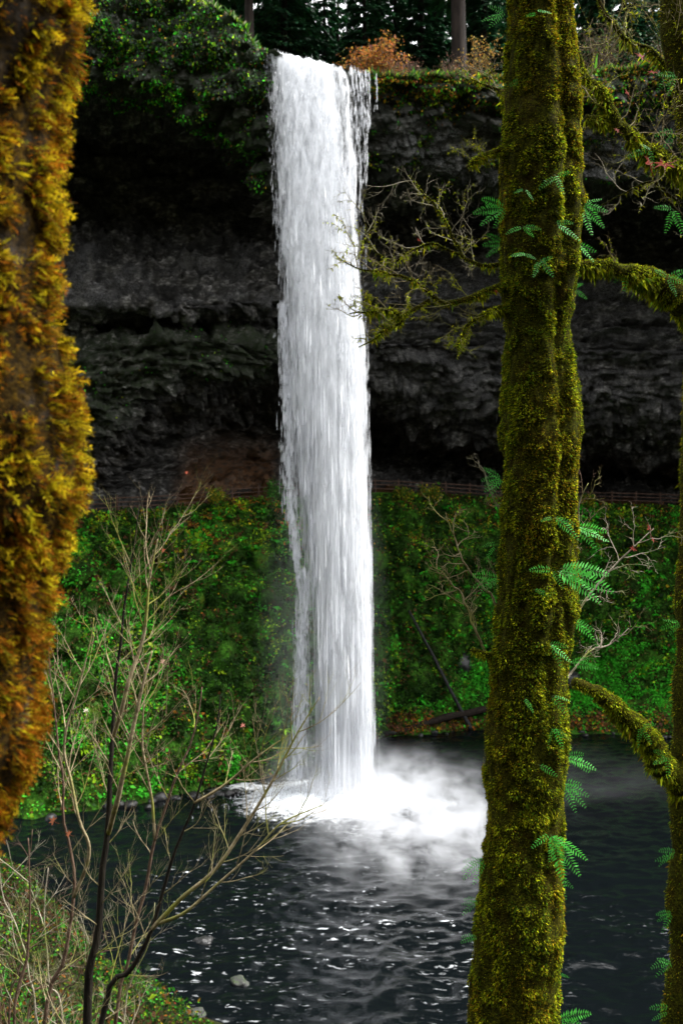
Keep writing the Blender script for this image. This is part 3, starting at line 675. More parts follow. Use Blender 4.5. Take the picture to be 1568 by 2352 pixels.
def log(name, a, b, r0, r1, mat, label, seed, wob=.12):
    pts = resample(np.array([a, (a + b) / 2 + np.array([0, 0, wob]), b]), 26); pts = pts + (fbm(pts * .6 + seed, 2, seed)[:, None] - .5) * np.array([.0, .2, .25])
    rad = np.linspace(r0, r1, 26) * (1 + (fbm(pts * 1.5, 2, seed + 1) - .5) * .3)
    v, f = tube(pts, rad, 10); return tag(mesh(name, v, f, mat, shade=True), label, 'log')
log('log', P(884, 1690, 91.5), P(1140, 1620, 95), .30, .36, M['log_wood'], 'dark fallen log lying along the far shore left of the trunk', 1)
log('log', P(1300, 1636, 95.5), P(1510, 1668, 94), .34, .25, M['log_wood'], 'dark fallen log on the far shore right of the trunk', 2)
log('leaning_pole', P(1081, 1676, 93.6), P(938, 1402, 95.2), .20, .10, M['pole_wood'], 'long thin bare pole leaning against the bank beside the fall', 3, .05)
boulder('boulder', P(893, 1682, 91), (.8, .4, .16), 9, M['stone'], 'flat pale stone at the left end of the fallen log')

def fence():
    root = thing('fence', 'dark wooden rail fence along the path behind the waterfall', 'fence', tuple(top[200]))
    e = PT[2]; k = (US > 120) & (US < 1640); e = e[k]
    e = e[:, :]; d = np.concatenate([[0], np.cumsum(np.linalg.norm(np.diff(e, axis=0), axis=1))]); n = int(d[-1] / 2.7)
    t = np.linspace(0, d[-1], n + 1); pos = np.stack([np.interp(t, d, e[:, i]) for i in range(3)], -1)
    loc = np.array(root.location)
    v, f = tube(np.array([[0, 0, -.35], [0, 0, .6], [0, 0, 1.32], [0, 0, 1.36]]), np.array([.105, .1, .095, .06]), 6)
    pm = None; rm = None
    for i, q in enumerate(pos):
        if pm is None: o = mesh('post', v, f, M['rail_wood']); pm = o.data
        else: o = bpy.data.objects.new('post', pm); COL.objects.link(o)
        o.parent = root; o.location = q - loc; o.rotation_euler = (.03 * math.sin(i * 2.1), .03 * math.cos(i * 3.3), i)
    rv, rf = tube(np.array([[0, 0, 0], [.5, 0, -.012], [1, 0, 0]]), .06, 5)
    for i in range(n):
        for h in (.35, .75, 1.13):
            if rm is None: o = mesh('rail', rv, rf, M['rail_wood']); rm = o.data
            else: o = bpy.data.objects.new('rail', rm); COL.objects.link(o)
            a, b = pos[i], pos[i + 1]; dd = b - a; L = np.linalg.norm(dd)
            o.parent = root; o.location = a - loc + [0, -.06, h]; o.scale = (L, 1, 1)
            o.rotation_euler = (0, -math.asin(dd[2] / L), math.atan2(dd[1], dd[0]))
fence()

# ---------------------------------------------------------------- trees and shrubs on the plateau and bank
def conifer_proto(seed, H, low, spread, ntier):
    rng = np.random.default_rng(seed)
    z = np.linspace(-1.5, H, 14); r = np.interp(z, [-1.5, 0, 1.5, H], [.62, .5, .42, .04]); pts = np.stack([np.sin(z * .2 + seed) * .12, np.cos(z * .17) * .1, z], -1)
    tv, tf = tube(pts, r, 10)
    br = Batch(); P_, D_, Nn, L_, C_ = [], [], [], [], []
    for k in range(ntier):
        h = low + (H - low) * (k / ntier) ** 1.15; ln = spread * (1 - (h - low) / (H - low + 1)) * rng.uniform(.6, 1.1)
        az = k * 2.4 + rng.normal() * .4; o = np.array([math.cos(az), math.sin(az), 0]); s = np.linspace(0, 1, 7)[:, None]
        q = np.array([0, 0, h]) + o * ln * s + np.array([0, 0, 1]) * (ln * (.18 * s - .42 * s ** 2))
        br.add(*tube(q, np.linspace(.07, .012, 7), 4, False))
        m = int(95 * ln); a = rng.random(m) ** .7; b = np.array([np.interp(a, s[:, 0], q[:, i]) for i in range(3)]).T
        side = np.cross(o, [0, 0, 1]); off = rng.normal(size=m) * .30 * ln * (1.05 - a) * .9
        P_.append(b + side * off[:, None] + [0, 0, -.05] - np.abs(off)[:, None] * [0, 0, .35]); D_.append(o * .7 + side * np.sign(off)[:, None] * .7 + rvec(m, rng) * .35 + [0, 0, -.55])
        Nn.append(rvec(m, rng) * .5 + [0, 0, 1]); L_.append(rng.uniform(.3, .8, m))
    P_ = np.vstack(P_); n = len(P_); L_ = np.concatenate(L_)
    col = pick([(.007, .032, .014), (.014, .062, .022), (.028, .105, .036), (.035, .065, .022)], [1, 1.2, .6, .2], n, rng, .3)
    lv = leaves(P_, np.vstack(D_), np.vstack(Nn), L_, L_ * .38, col)
    return (tv, tf), br.get(), lv
PROT = [conifer_proto(1, 30, 3.0, 4.6, 90), conifer_proto(2, 24, 1.2, 3.6, 90), conifer_proto(3, 36, 9.0, 4.8, 80), conifer_proto(4, 16, .6, 2.8, 70)]
PM = [None] * 4
def plateau_z(x, y):
    d = (PL[..., 0] - x) ** 2 + (PL[..., 1] - y) ** 2; return PL[..., 2].flat[d.argmin()]
def conifer(u, Y, kind, sc, rz, label):
    x = (u - 784) / F * Y; z = plateau_z(x, Y)
    root = thing('fir_tree', label, 'tree', (x, Y, z), 'fir trees on the plateau'); root.scale = (sc, sc, sc); root.rotation_euler = (0, 0, rz)
    if PM[kind] is None:
        (tv, tf), (bv, bf), (lv, lf, lc) = PROT[kind]
        a = mesh('trunk', tv, tf, M['fir_bark'], shade=True); b = mesh('boughs', bv, bf, M['fir_bark']); c = mesh('crown', lv, lf, M['fir'], cols=lc)
        PM[kind] = (a.data, b.data, c.data)
        for o in (a, b, c): o.parent = root
        b['kind'] = 'stuff'
    else:
        for nme, d in zip(('trunk', 'boughs', 'crown'), PM[kind]):
            o = bpy.data.objects.new(nme, d); COL.objects.link(o); o.parent = root
            if nme == 'boughs': o['kind'] = 'stuff'
FIRS = [
 (575, 86, 2, 1.05, 'thick dark fir trunk standing just left above the fall lip'),
 (652, 92, 2, .95, 'grey fir trunk rising directly behind the fall lip'),
 (686, 98, 2, .8, 'slender fir trunk right of the grey trunk above the fall'),
 (838, 97, 2, .8, 'slim fir trunk behind the left edge of the orange shrub'),
 (1052, 90, 2, 1.8, 'broad pale fir trunk above the right cliff edge'),
 (905, 102, 2, .9, 'thin fir trunk rising behind the orange shrub'),
 (520, 96, 1, 1.0, 'dense dark fir above the mossy left cliff shoulder'),
 (620, 108, 0, .9, 'drooping fir in the gap between the two trunks above the fall lip'),
 (745, 104, 1, 1.0, 'dark green fir centred above the waterfall'),
 (800, 115, 0, 1.0, 'tall fir far back between the slim trunks above the fall'),
 (880, 110, 1, 1.0, 'bushy fir close behind the top of the orange shrub'),
 (965, 100, 1, 1.1, 'dark fir between orange shrub and the broad pale trunk'),
 (1110, 100, 0, 1.0, 'drooping fir between broad pale trunk and the mossy trunk'),
 (1180, 108, 1, 1.1, 'dark fir mostly hidden behind the top of the mossy trunk'),
 (1380, 104, 1, 1.1, 'dark fir behind bare branches right of the mossy trunk'),
 (1480, 112, 0, 1.0, 'tall fir behind the upper right mossy bough'),
 (1570, 100, 1, 1.0, 'dark fir at the top right corner'),
 (455, 92, 1, 1.1, 'dark fir at the top of the left cliff'),
 (700, 122, 1, 1.1, 'far fir showing above the middle of the fall lip'),
 (1010, 118, 0, 1.1, 'far fir left of the broad pale trunk'),
 (545, 104, 3, 1.2, 'low bushy fir between the left cliff shoulder and the thick dark trunk'),
 (605, 100, 3, 1.1, 'low fir just right of the thick dark trunk'),
 (668, 112, 1, 1.2, 'dense fir between the grey trunk and the slender trunk'),
 (722, 108, 3, 1.3, 'low fir over the left half of the fall lip'),
 (775, 110, 3, 1.4, 'low bushy fir over the right half of the fall lip'),
 (850, 120, 1, 1.2, 'far dense fir behind the slim trunk at the orange shrub'),
 (930, 122, 1, 1.2, 'far dense fir over the right half of the orange shrub'),
 (1000, 106, 3, 1.4, 'low fir just left of the broad pale trunk'),
 (1085, 112, 3, 1.4, 'low fir just right of the broad pale trunk'),
 (1140, 120, 1, 1.2, 'far dense fir left of the mossy trunk top'),
 (1340, 116, 1, 1.2, 'far dense fir right of the mossy trunk top'),
 (1430, 106, 3, 1.5, 'low fir behind the brown brush at the upper right'),
 (1520, 120, 1, 1.2, 'far dense fir near the top right corner'),

]
for k, (u, Y, kd, s, lb) in enumerate(FIRS): conifer(u, Y, kd, s, k * 1.3, lb)

def grow(p0, d0, L, r0, depth, rng, up=.25, wob=.25, nch=5, ang=.75, ratio=.55, tip=.25, seg=7, out=None, flat=1.0):
    """a limb and its twigs as polylines with radii"""
    if out is None: out = []
    pts = [np.array(p0, float)]; d = unit(np.array(d0, float))
    for i in range(seg):
        d = unit(d + rng.normal(size=3) * wob * [1, flat, 1] / seg ** .5 * .9 + np.array([0, 0, up]) / seg); pts.append(pts[-1] + d * L / seg)
    pts = np.array(pts); rad = r0 * np.linspace(1, tip, seg + 1); out.append((pts, rad, depth))
    if depth > 0:
        for k in range(nch):
            t = .18 + .78 * (k + rng.random() * .8) / nch; i = min(int(t * seg), seg - 1); f = t * seg - i
            b = pts[i] * (1 - f) + pts[i + 1] * f; tg = unit(pts[i + 1] - pts[i])
            ax = rng.normal(size=3) * [1, flat, 1]; ax = unit(ax - tg * (ax @ tg)); a = ang * rng.uniform(.7, 1.25)
            grow(b, tg * math.cos(a) + ax * math.sin(a), L * ratio * (1.1 - .55 * t) * rng.uniform(.7, 1.3), max(r0 * (1 - t * .7) * .55, .0014), depth - 1, rng, up, wob, max(2, int(nch * .75)), ang, ratio, tip, max(4, seg - 1), out, flat)
    return out
def guide(pts, rad, n=24):
    q = resample(np.array(pts, float), n); return q, np.interp(np.linspace(0, 1, n), np.linspace(0, 1, len(rad)), rad)
def batch_of(lims, sides=(4, 4, 5, 6)):
    b = Batch()
    for pts, rad, dp in lims: b.add(*tube(pts, rad, sides[min(dp, 3)], False))
    return b.get()

def leafy_shrub(name, label, loc, size, n_stem, nleaf, pal, wts, leafsz, seed, group=None, twig='brown_twig', cat='shrub', hole=.45):
    rng = np.random.default_rng(seed); root = thing(name, label, cat, tuple(loc), group); lims = []
    for k in range(n_stem):
        az = rng.random() * 6.28; lean = rng.uniform(.1, .9)
        lims += grow(np.array(loc) + rvec(1, rng)[0] * [.2, .2, 0], [math.cos(az) * lean * size[0] / size[2], math.sin(az) * lean * size[0] / size[2], 1], size[2] * rng.uniform(.7, 1.05), .035, 2, rng, .1, .35, 5, .7, .5)
    v, f = batch_of(lims); part('stems', root, v, f, M[twig])
    e = np.vstack([q[0][2:] for q in lims if q[2] <= 1]); i = rng.integers(0, len(e), nleaf); p = e[i] + rng.normal(size=(nleaf, 3)) * .22
    k = fbm(p / (size[2] * .22), 2, seed) + .15 * rng.random(nleaf) > hole; p = p[k]; n = len(p)
    L = np.exp(rng.normal(size=n) * .3) * leafsz; v, f, c = leaves(p, rvec(n, rng) + [0, 0, -.3], rvec(n, rng) + [0, -.4, .6], L, L * .75, pick(pal, wts, n, rng, .3))
    part('crown', root, v, f, M['leaf'], cols=c)
ORP = [(.34, .12, .02), (.30, .17, .03), (.20, .07, .025), (.13, .12, .02), (.10, .05, .03)]
def top_pt(u, Y):
    x = (u - 784) / F * Y; return np.array([x, Y, plateau_z(x, Y)])
leafy_shrub('shrub', 'large orange autumn shrub on the cliff edge right of the fall', top_pt(895, 80), (3.4, 2.5, 4.4), 14, 3600, ORP, [1.2, .8, .8, .35, .6], .17, 31)
leafy_shrub('shrub', 'small rust orange shrub right at the fall lip', top_pt(815, 79), (1.5, 1.2, 2.6), 7, 900, ORP, [1, .7, .5, .3, .4], .16, 32)
leafy_shrub('shrub', 'bare grey brown brush under the orange shrub', top_pt(930, 78.6), (2.6, 2, 2.4), 16, 500, [(.12, .07, .05), (.16, .08, .05)], [1, 1], .12, 33, twig='red_twig')
leafy_shrub('shrub', 'sparse yellow leaved shrub left of the mossy trunk on the cliff edge', top_pt(1090, 82), (3, 2.5, 4.6), 9, 800, [(.30, .20, .04), (.25, .13, .03), (.12, .10, .03)], [1, .8, .5], .15, 34)
leafy_shrub('shrub', 'brown twiggy brush on the cliff edge below the yellow shrub', top_pt(1030, 80), (2.4, 2, 2.2), 14, 500, [(.10, .06, .045), (.14, .09, .05)], [1, 1], .12, 35, twig='red_twig')
leafy_shrub('shrub', 'grey bare brush on the plateau behind the fall lip', top_pt(735, 84), (2.6, 2, 2.6), 12, 700, [(.12, .12, .05), (.16, .10, .06), (.05, .08, .03)], [1, 1, 1], .13, 36, twig='grey_twig')
leafy_shrub('shrub', 'brown leaning brush behind the branches right of the mossy trunk', top_pt(1390, 84), (5, 3, 4.5), 18, 1500, [(.09, .07, .04), (.06, .05, .02), (.03, .06, .015)], [1, 1, 1], .15, 37, twig='brown_twig')
leafy_shrub('shrub', 'dull brush on the plateau at the far right edge', top_pt(1530, 84), (4.5, 3, 4.2), 16, 1400, [(.08, .06, .04), (.03, .06, .015)], [1, 1], .15, 38, twig='brown_twig')
def bank_pt(u, row=-4):
    j = np.abs(US - u).argmin(); return SL[row, j]
for k, (u, h, lb) in enumerate([(493, 1.7, 'yellow green bush in front of the path fence left of the fall'), (625, 2.3, 'green leafy bush at the fence close to the falling water'),
        (920, 1.2, 'low yellow flecked bush under the fence just right of the fall'), (985, 1.5, 'yellow leaved bush under the fence midway to the trunk'), (1345, 1.4, 'yellow flecked bush under the fence right of the trunk')]):
    pal = [(.28, .22, .015), (.10, .16, .012), (.03, .10, .01)] if k != 1 else [(.03, .12, .015), (.05, .17, .02), (.02, .07, .01)]
    leafy_shrub('bush', lb, bank_pt(u), (1.6, 1.2, h), 8, 900, pal, [1, 1, .8], .17, 50 + k, 'bushes along the path fence', cat='bush', hole=.4)

# ---------------------------------------------------------------- moss, ferns
MOSS = [(.035, .040, .003), (.16, .175, .006), (.38, .42, .011), (.25, .17, .007), (.08, .16, .009)]
def tube_samples(pts, rad, n, rng):
    d = np.concatenate([[0], np.cumsum(np.linalg.norm(np.diff(pts, axis=0), axis=1) * (rad[1:] + rad[:-1]))]); t = rng.random(n) * d[-1]
    i = np.clip(np.searchsorted(d, t) - 1, 0, len(pts) - 2); f = ((t - d[i]) / (d[i + 1] - d[i] + 1e-9))[:, None]
    c = pts[i] * (1 - f) + pts[i + 1] * f; r = (rad[i] * (1 - f[:, 0]) + rad[i + 1] * f[:, 0]); tg = unit(pts[i + 1] - pts[i]); x = rvec(n, rng); x = unit(x - tg * (x * tg).sum(1, keepdims=True))
    return c + x * r[:, None], x, r
def moss_tube(root, pts, rad, n, L, rng, name='moss', hang=.6, pal=MOSS, wts=(.8, 1.2, .8, .5, .6), mat='moss', w=.28):
    p, x, r = tube_samples(np.asarray(pts), np.asarray(rad), n, rng)
    cl_ = fbm(p * 9, 2, 5); ln = L * (.45 + 1.1 * smooth(.3, .7, cl_)) * np.exp(rng.normal(size=n) * .3)
    ln = ln * (1 + hang * smooth(0, -.9, x[:, 2]))
    d = unit(x + rvec(n, rng) * .55 + [0, 0, -.15]); col = pick(pal, wts, n, rng, .3) * 1.25
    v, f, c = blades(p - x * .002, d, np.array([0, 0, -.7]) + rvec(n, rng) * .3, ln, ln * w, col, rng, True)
    o = part(name, root, v, f, M[mat], cols=c); o['kind'] = 'stuff'; return o
def frond_mesh(root_pt, dirv, L, droop, roll, rng, npair=15, wid=.22):
    s = np.linspace(0, 1, npair + 2); d = unit(np.array(dirv, float)); down = np.array([0, 0, -1.])
    ax = np.array(root_pt) + L * (d * s[:, None] + down * droop * (s ** 2)[:, None]); tg = unit(np.gradient(ax, axis=0))
    view = unit(np.array([0, -1, .25]) + rng.normal(size=3) * .2); side = unit(np.cross(tg, view)); nn = np.cross(side, tg)
    side = unit(side * math.cos(roll) + nn * math.sin(roll)); nn = np.cross(side, tg)
    b = Batch(); b.add(*tube(ax, np.linspace(.0016, .0005, len(s)) * (L / .2), 3, False)); nv = b.n
    pr = np.interp(s[1:-1], [0, .12, .4, .8, 1], [.35, .8, 1, .55, .12]) * L * wid
    P_, D_, Nn, Lf = [], [], [], []
    for sg in (-1, 1):
        P_.append(ax[1:-1]); D_.append(side[1:-1] * sg + tg[1:-1] * .42 + down * .12 + rng.normal(size=(npair, 3)) * .07); Nn.append(nn[1:-1] + rng.normal(size=(npair, 3)) * .15); Lf.append(pr * rng.uniform(.85, 1.1, npair))
    Lf = np.concatenate(Lf); lv, lf, lc = leaves(np.vstack(P_), np.vstack(D_), np.vstack(Nn), Lf, Lf * .08 + L * .028, np.tile([[.075, .44, .05]], (2 * npair, 1)) * np.exp(rng.normal(size=(2 * npair, 1)) * .1))
    b.add(lv, lf); v, f = b.get(); c = np.vstack([np.tile([[.05, .12, .02]], (nv, 1)), lc]); return v, f, c
def fern(u, v, Y, fronds, label, rng, tint=1.0, group='ferns growing on the mossy trunks'):
    """fronds: (direction in degrees in the picture, length in picture units)"""
    r0 = P(u, v, Y); root = thing('fern', label, 'fern', tuple(r0), group)
    for a, l in fronds:
        a = math.radians(a); L = l / F * Y * 1.2; d = [math.cos(a), -rng.uniform(.05, .28), math.sin(a) + .16]
        vv_, ff_, cc_ = frond_mesh(r0 + rng.normal(size=3) * .006, d, L, rng.uniform(.08, .3), rng.uniform(-.5, .5), rng, int(np.clip(l / 5.0, 8, 16)))
        part('frond', root, vv_, ff_, M['fern'], cols=cc_ * tint * rng.uniform(.75, 1.2))

# ---------------------------------------------------------------- the big mossy trunk (subject, about 6 m away)
def main_tree():
    rng = np.random.default_rng(77); Y0 = 6.0
    ED = np.array([(-700, 1185, 1290), (-300, 1180, 1300), (0, 1172, 1308), (200, 1167, 1322), (350, 1151, 1330), (450, 1148, 1332), (600, 1150, 1318), (680, 1155, 1309), (750, 1166, 1302), (820, 1163, 1308), (900, 1158, 1321), (1000, 1153, 1324), (1060, 1161, 1314), (1200, 1151, 1315), (1400, 1141, 1314), (1600, 1131, 1296), (1700, 1123, 1295), (1900, 1115, 1287), (2000, 1103, 1283), (2100, 1096, 1286), (2250, 1088, 1277), (2352, 1083, 1275), (2700, 1060, 1290), (3300, 1020, 1320), (3560, 990, 1340)], float)
    x0 = (1190 - 784) / F * Y0; base = np.array([x0, Y0, float(bank_z(np.array([x0]), np.array([Y0]))[0])])
    root = thing('mossy_tree', 'thick trunk wrapped in green moss standing in front of the pool', 'tree', tuple(base))
    vb = 1176 + (EYE - base[2] + .4) / Y0 * F
    def surf(v, th):
        """outer surface: two grown-together stems with a groove between them"""
        l = np.interp(v, ED[:, 0], ED[:, 1]); r = np.interp(v, ED[:, 0], ED[:, 2])
        cx = (l + r) / 2; w = (r - l) / 2 * Y0 / F
        rr = np.ones_like(th)
        a0 = -.55 + .15 * np.sin(v / 400)       # the ridge on the right front
        dd = np.angle(np.exp(1j * (th - a0))); rr = rr - .17 * np.exp(-((dd + .62) / .20) ** 2) * smooth(2100, 900, v) + .04 * np.exp(-(dd / .5) ** 2)
        q = np.stack([np.cos(th) * 1.3, np.sin(th) * 1.3, v / 190], -1)
        rr = rr + (fbm(q, 3, 101) - .5) * .34 + (fbm(q * 3.1, 3, 103) - .5) * .15
        rr = rr + (fbm(q * [6, 6, 5], 2, 104) - .5) * .13
        X = (cx - 784) / F * Y0 + np.cos(th) * w * rr; Yy = Y0 + np.sin(th) * w * rr; Z = EYE + (1176 - v) / F * Y0
        return np.stack([X, Yy, Z], -1), w
    nv, nt_ = 420, 72; vs = np.linspace(vb, -700, nv); th = np.arange(nt_) / nt_ * 2 * np.pi
    V, T = np.meshgrid(vs, th, indexing='ij'); G, _ = surf(V, T)
    Gn = unit(np.cross(np.roll(G, -1, 1) - np.roll(G, 1, 1), np.gradient(G, axis=0)))
    G = G + Gn * ((fbm(G * 22, 2, 105) - .5) * .022)[..., None]
    part('trunk', root, G, gridfaces(nv, nt_, True), M['moss_carpet'], shade=True)
    # moss cushion: short curved shoots all over the stem
    n = 300000; v = np.where(rng.random(n) < .92, rng.uniform(-60, 2420, n), rng.uniform(-420, 2900, n)); t = np.where(rng.random(n) < .72, rng.uniform(-3.4, .26, n), rng.random(n) * 6.2832)
    p, _ = surf(v, t); e = 1e-3; pa, _ = surf(v, t + .02); pb, _ = surf(v - 4, t); nn = unit(np.cross(pa - p, pb - p))
    c1 = fbm(p * 14, 3, 107); c2 = fbm(p * 4, 3, 109); c3 = fbm(p * [3, 3, 1.2], 3, 111)
    k = c1 + rng.random(n) * .45 > .53; p, nn, c1, c2, c3 = p[k], nn[k], c1[k], c2[k], c3[k]; n = len(p)
    L = .0130 * (.45 + 1.0 * smooth(.35, .7, c1)) * np.exp(np.clip(rng.normal(size=n), -2, 1.5) * .25)
    wt = np.stack([1.9 - smooth(.4, .6, c2) * .9, 1.3 + 0 * c1, .45 + .8 * smooth(.5, .66, c1), .25 + 1.9 * smooth(.52, .64, c3), .4 + .6 * smooth(.5, .38, c3)], 1)
    col = pick(MOSS, wt, n, rng, .3)
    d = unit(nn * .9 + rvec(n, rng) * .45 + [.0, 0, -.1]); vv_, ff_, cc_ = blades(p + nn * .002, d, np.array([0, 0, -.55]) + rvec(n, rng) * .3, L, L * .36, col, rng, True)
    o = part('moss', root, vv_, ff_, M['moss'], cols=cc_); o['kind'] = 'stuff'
    def branch(path, rpx, n_twigs, tl, mossn, mossl, mat='mossy_bark', ang=.8, seed=0, up=.25, tr=.0035, depth=2, tmat='pale_twig', tw_moss=0, flat=.7):
        r_ = np.random.default_rng(seed); pts, rad = guide([P(a, b, y) for a, b, y in path], np.array(rpx) / F * Y0, 30)
        pts = pts + (fbm(pts * 14, 2, seed)[:, None] - .5) * .03
        b = part('branch', root, *tube(pts, rad, 8), M['moss_carpet' if mossn else mat], shade=True)
        if mossn: moss_tube(root, pts, rad, int(mossn * 1.3), mossl, r_, pal=[(.07, .08, .004), (.20, .22, .007), (.36, .40, .010), (.16, .12, .005), (.10, .18, .008)])
        lim = []
        n_twigs = int(n_twigs * 1.35)
        for k in range(n_twigs):
            i = int((.2 + .8 * (k + r_.random() * .5) / n_twigs) * 28); tg = unit(pts[i + 1] - pts[i]); ax = r_.normal(size=3) * [1, flat, 1] + [0, 0, .5]; ax = unit(ax - tg * (ax @ tg)); a = ang * r_.uniform(.6, 1.3)
            lim += grow(pts[i], tg * math.cos(a) + ax * math.sin(a), tl * r_.uniform(.6, 1.3), tr, depth, r_, up, .7, 4, .85, .55, .3, 7, None, flat)
        if lim:
            v, f = batch_of(lim, (3, 4, 4, 5)); o = part('twig', root, v, f, M[tmat])
            if tw_moss:
                mm = [q for q in lim if q[2] >= depth - 1]
                q = np.vstack([m_[0] for m_ in mm]); 
                for_p = [tube_samples(m_[0], m_[1], tw_moss, r_) for m_ in mm]; p_ = np.vstack([z_[0] for z_ in for_p]); x_ = np.vstack([z_[1] for z_ in for_p]); kk = fbm(p_ * 7, 2, 9) > .48; p_, x_ = p_[kk], x_[kk]; nn_ = len(p_)
                ll = np.exp(r_.normal(size=nn_) * .35) * .013
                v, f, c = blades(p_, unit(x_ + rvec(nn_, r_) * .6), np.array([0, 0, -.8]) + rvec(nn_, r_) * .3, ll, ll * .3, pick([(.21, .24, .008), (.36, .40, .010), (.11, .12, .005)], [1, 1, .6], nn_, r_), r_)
                o = part('twig_moss', root, v, f, M['moss'], cols=c); o['kind'] = 'stuff'
        return pts
    branch([(1170, 648, 6.0), (1120, 668, 5.95), (1060, 690, 5.9), (1010, 692, 5.9), (975, 662, 5.88), (940, 640, 5.86), (900, 630, 5.84), (850, 620, 5.8), (800, 606, 5.78), (772, 582, 5.76)], [9, 8, 7, 6, 5, 4, 3, 2, 1.5, 1], 11, .28, 2600, .012, seed=201, tw_moss=30)
    branch([(985, 690, 5.9), (960, 705, 5.88), (925, 722, 5.86), (890, 714, 5.84), (845, 716, 5.82), (800, 722, 5.8)], [5, 4.5, 4, 3, 2, 1], 7, .20, 1200, .011, seed=202, tw_moss=30)
    branch([(925, 722, 5.86), (915, 745, 5.85), (880, 760, 5.84), (860, 780, 5.83), (825, 796, 5.8)], [4, 3.5, 3, 2, 1], 5, .15, 700, .011, seed=203, tw_moss=25)
    branch([(1175, 700, 6.0), (1135, 712, 5.95), (1100, 728, 5.92), (1075, 745, 5.9), (1060, 775, 5.88), (1045, 800, 5.86)], [8, 6, 5, 4, 3, 1.5], 6, .18, 1200, .012, seed=204, tw_moss=25)
    branch([(1170, 600, 6.1), (1110, 612, 6.15), (1060, 585, 6.2), (1040, 540, 6.2), (1020, 500, 6.2), (985, 460, 6.2), (940, 400, 6.2)], [6, 5, 4, 3, 2.5, 2, 1], 11, .26, 700, .011, seed=205, tw_moss=14, tmat='grey_twig')
    branch([(1060, 585, 6.2), (1000, 560, 6.2), (960, 570, 6.2), (900, 600, 6.2), (850, 560, 6.2), (835, 480, 6.2)], [3.5, 3, 2.5, 2, 1.5, .8], 9, .22, 300, .01, seed=206, tw_moss=10, tmat='grey_twig')
    branch([(1170, 340, 6.0), (1140, 348, 5.95), (1100, 362, 5.9), (1076, 384, 5.88)], [7, 6, 5, 4], 3, .16, 900, .012, seed=207, tw_moss=20, tmat='grey_twig')
    branch([(1180, 330, 6.2), (1165, 280, 6.2), (1155, 215, 6.2), (1120, 200, 6.2), (1080, 180, 6.2)], [5, 4.5, 4, 3, 1.5], 6, .22, 900, .012, seed=208, tw_moss=16, tmat='grey_twig')
    branch([(1150, 1518, 6.0), (1125, 1508, 5.95), (1082, 1493, 5.9)], [8, 7, 5], 0, .1, 900, .011, seed=209)
    branch([(1110, 1505, 5.95), (1095, 1450, 5.95), (1060, 1375, 5.95), (1030, 1330, 5.95), (1000, 1310, 5.95), (985, 1290, 5.95)], [3, 2.6, 2.2, 2, 1.5, 1], 7, .22, 0, .01, mat='pale_twig', seed=210, tmat='pale_twig')
    branch([(1150, 1400, 6.1), (1110, 1350, 6.1), (1070, 1300, 6.1), (1045, 1240, 6.1), (1020, 1180, 6.1)], [3, 2.6, 2.2, 1.6, .8], 7, .2, 0, .01, mat='pale_twig', seed=211, tmat='pale_twig')
    branch([(1165, 1260, 6.15), (1150, 1180, 6.15), (1120, 1110, 6.15), (1098, 1060, 6.15)], [2.6, 2.2, 2, 1.2], 4, .16, 0, .01, mat='grey_twig', seed=212, tmat='grey_twig')
    branch([(1300, 1500, 6.2), (1330, 1400, 6.25), (1400, 1310, 6.3), (1450, 1260, 6.3), (1500, 1215, 6.3)], [3.5, 3, 2.5, 2, 1], 8, .26, 0, .01, mat='grey_twig', seed=213, tmat='grey_twig')
    branch([(1300, 1560, 6.2), (1350, 1500, 6.25), (1400, 1480, 6.3), (1445, 1440, 6.3)], [3, 2.4, 1.8, 1], 6, .2, 0, .01, mat='grey_twig', seed=214, tmat='grey_twig')
    branch([(1310, 1330, 6.2), (1325, 1240, 6.2), (1328, 1160, 6.2), (1350, 1110, 6.2)], [3, 2.6, 2, 1], 6, .2, 0, .01, mat='grey_twig', seed=215, tmat='red_twig')
    for k, (u, v, sz, a) in enumerate([(962, 553, 9, 0), (1170 - 30, 700 - 30, 8, 1), (1490, 1215, 15, 0), (1455, 1260, 12, 2), (1500, 1240, 10, 1)]):
        maple_leaf(root, P(u, v, 6.25 if u > 1300 else 5.85), sz / F * Y0, a, (.15, .018, .006))
    return root
def maple_leaf(root, p, r, a, col):
    """a curled five-lobed autumn leaf with its stalk"""
    rng = np.random.default_rng(int(abs(p[0] * 1000) + a)); pts = [(0, 0)]
    for k in range(5):
        t = math.radians(-100 + 50 * k + 0); pts += [(math.sin(t - .28) * .45, math.cos(t - .28) * .45), (math.sin(t - .1) * .75, math.cos(t - .1) * .75), (math.sin(t) * (1.05 - .12 * abs(k - 2)), math.cos(t) * (1.05 - .12 * abs(k - 2))), (math.sin(t + .1) * .75, math.cos(t + .1) * .75)]
    q = np.array(pts) * r; ex = unit(np.array([math.cos(a), .5, math.sin(a)])); ez = unit(np.cross(ex, [.3, -1, .2])); ny = np.cross(ex, ez)
    v = p + q[:, :1] * ex - q[:, 1:] * ez + (np.sin(q[:, :1] / r * 2.2) * .25 + (q[:, 1:] / r) ** 2 * .25) * r * ny
    f = np.array([(0, k, k + 1) for k in range(1, len(pts) - 1)])
    b = Batch(); b.add(v, f); b.add(*tube(np.array([p, p + ez * r * .6, p + ez * r * 1.1 + ex * r * .2]), .0012 * r / .03, 3, False)); v, f = b.get()
    part('leaf', root, v, f, M['leaf'], cols=np.tile([col], (len(v), 1)) * np.exp(rng.normal(size=(len(v), 1)) * .2))
MAIN = main_tree()

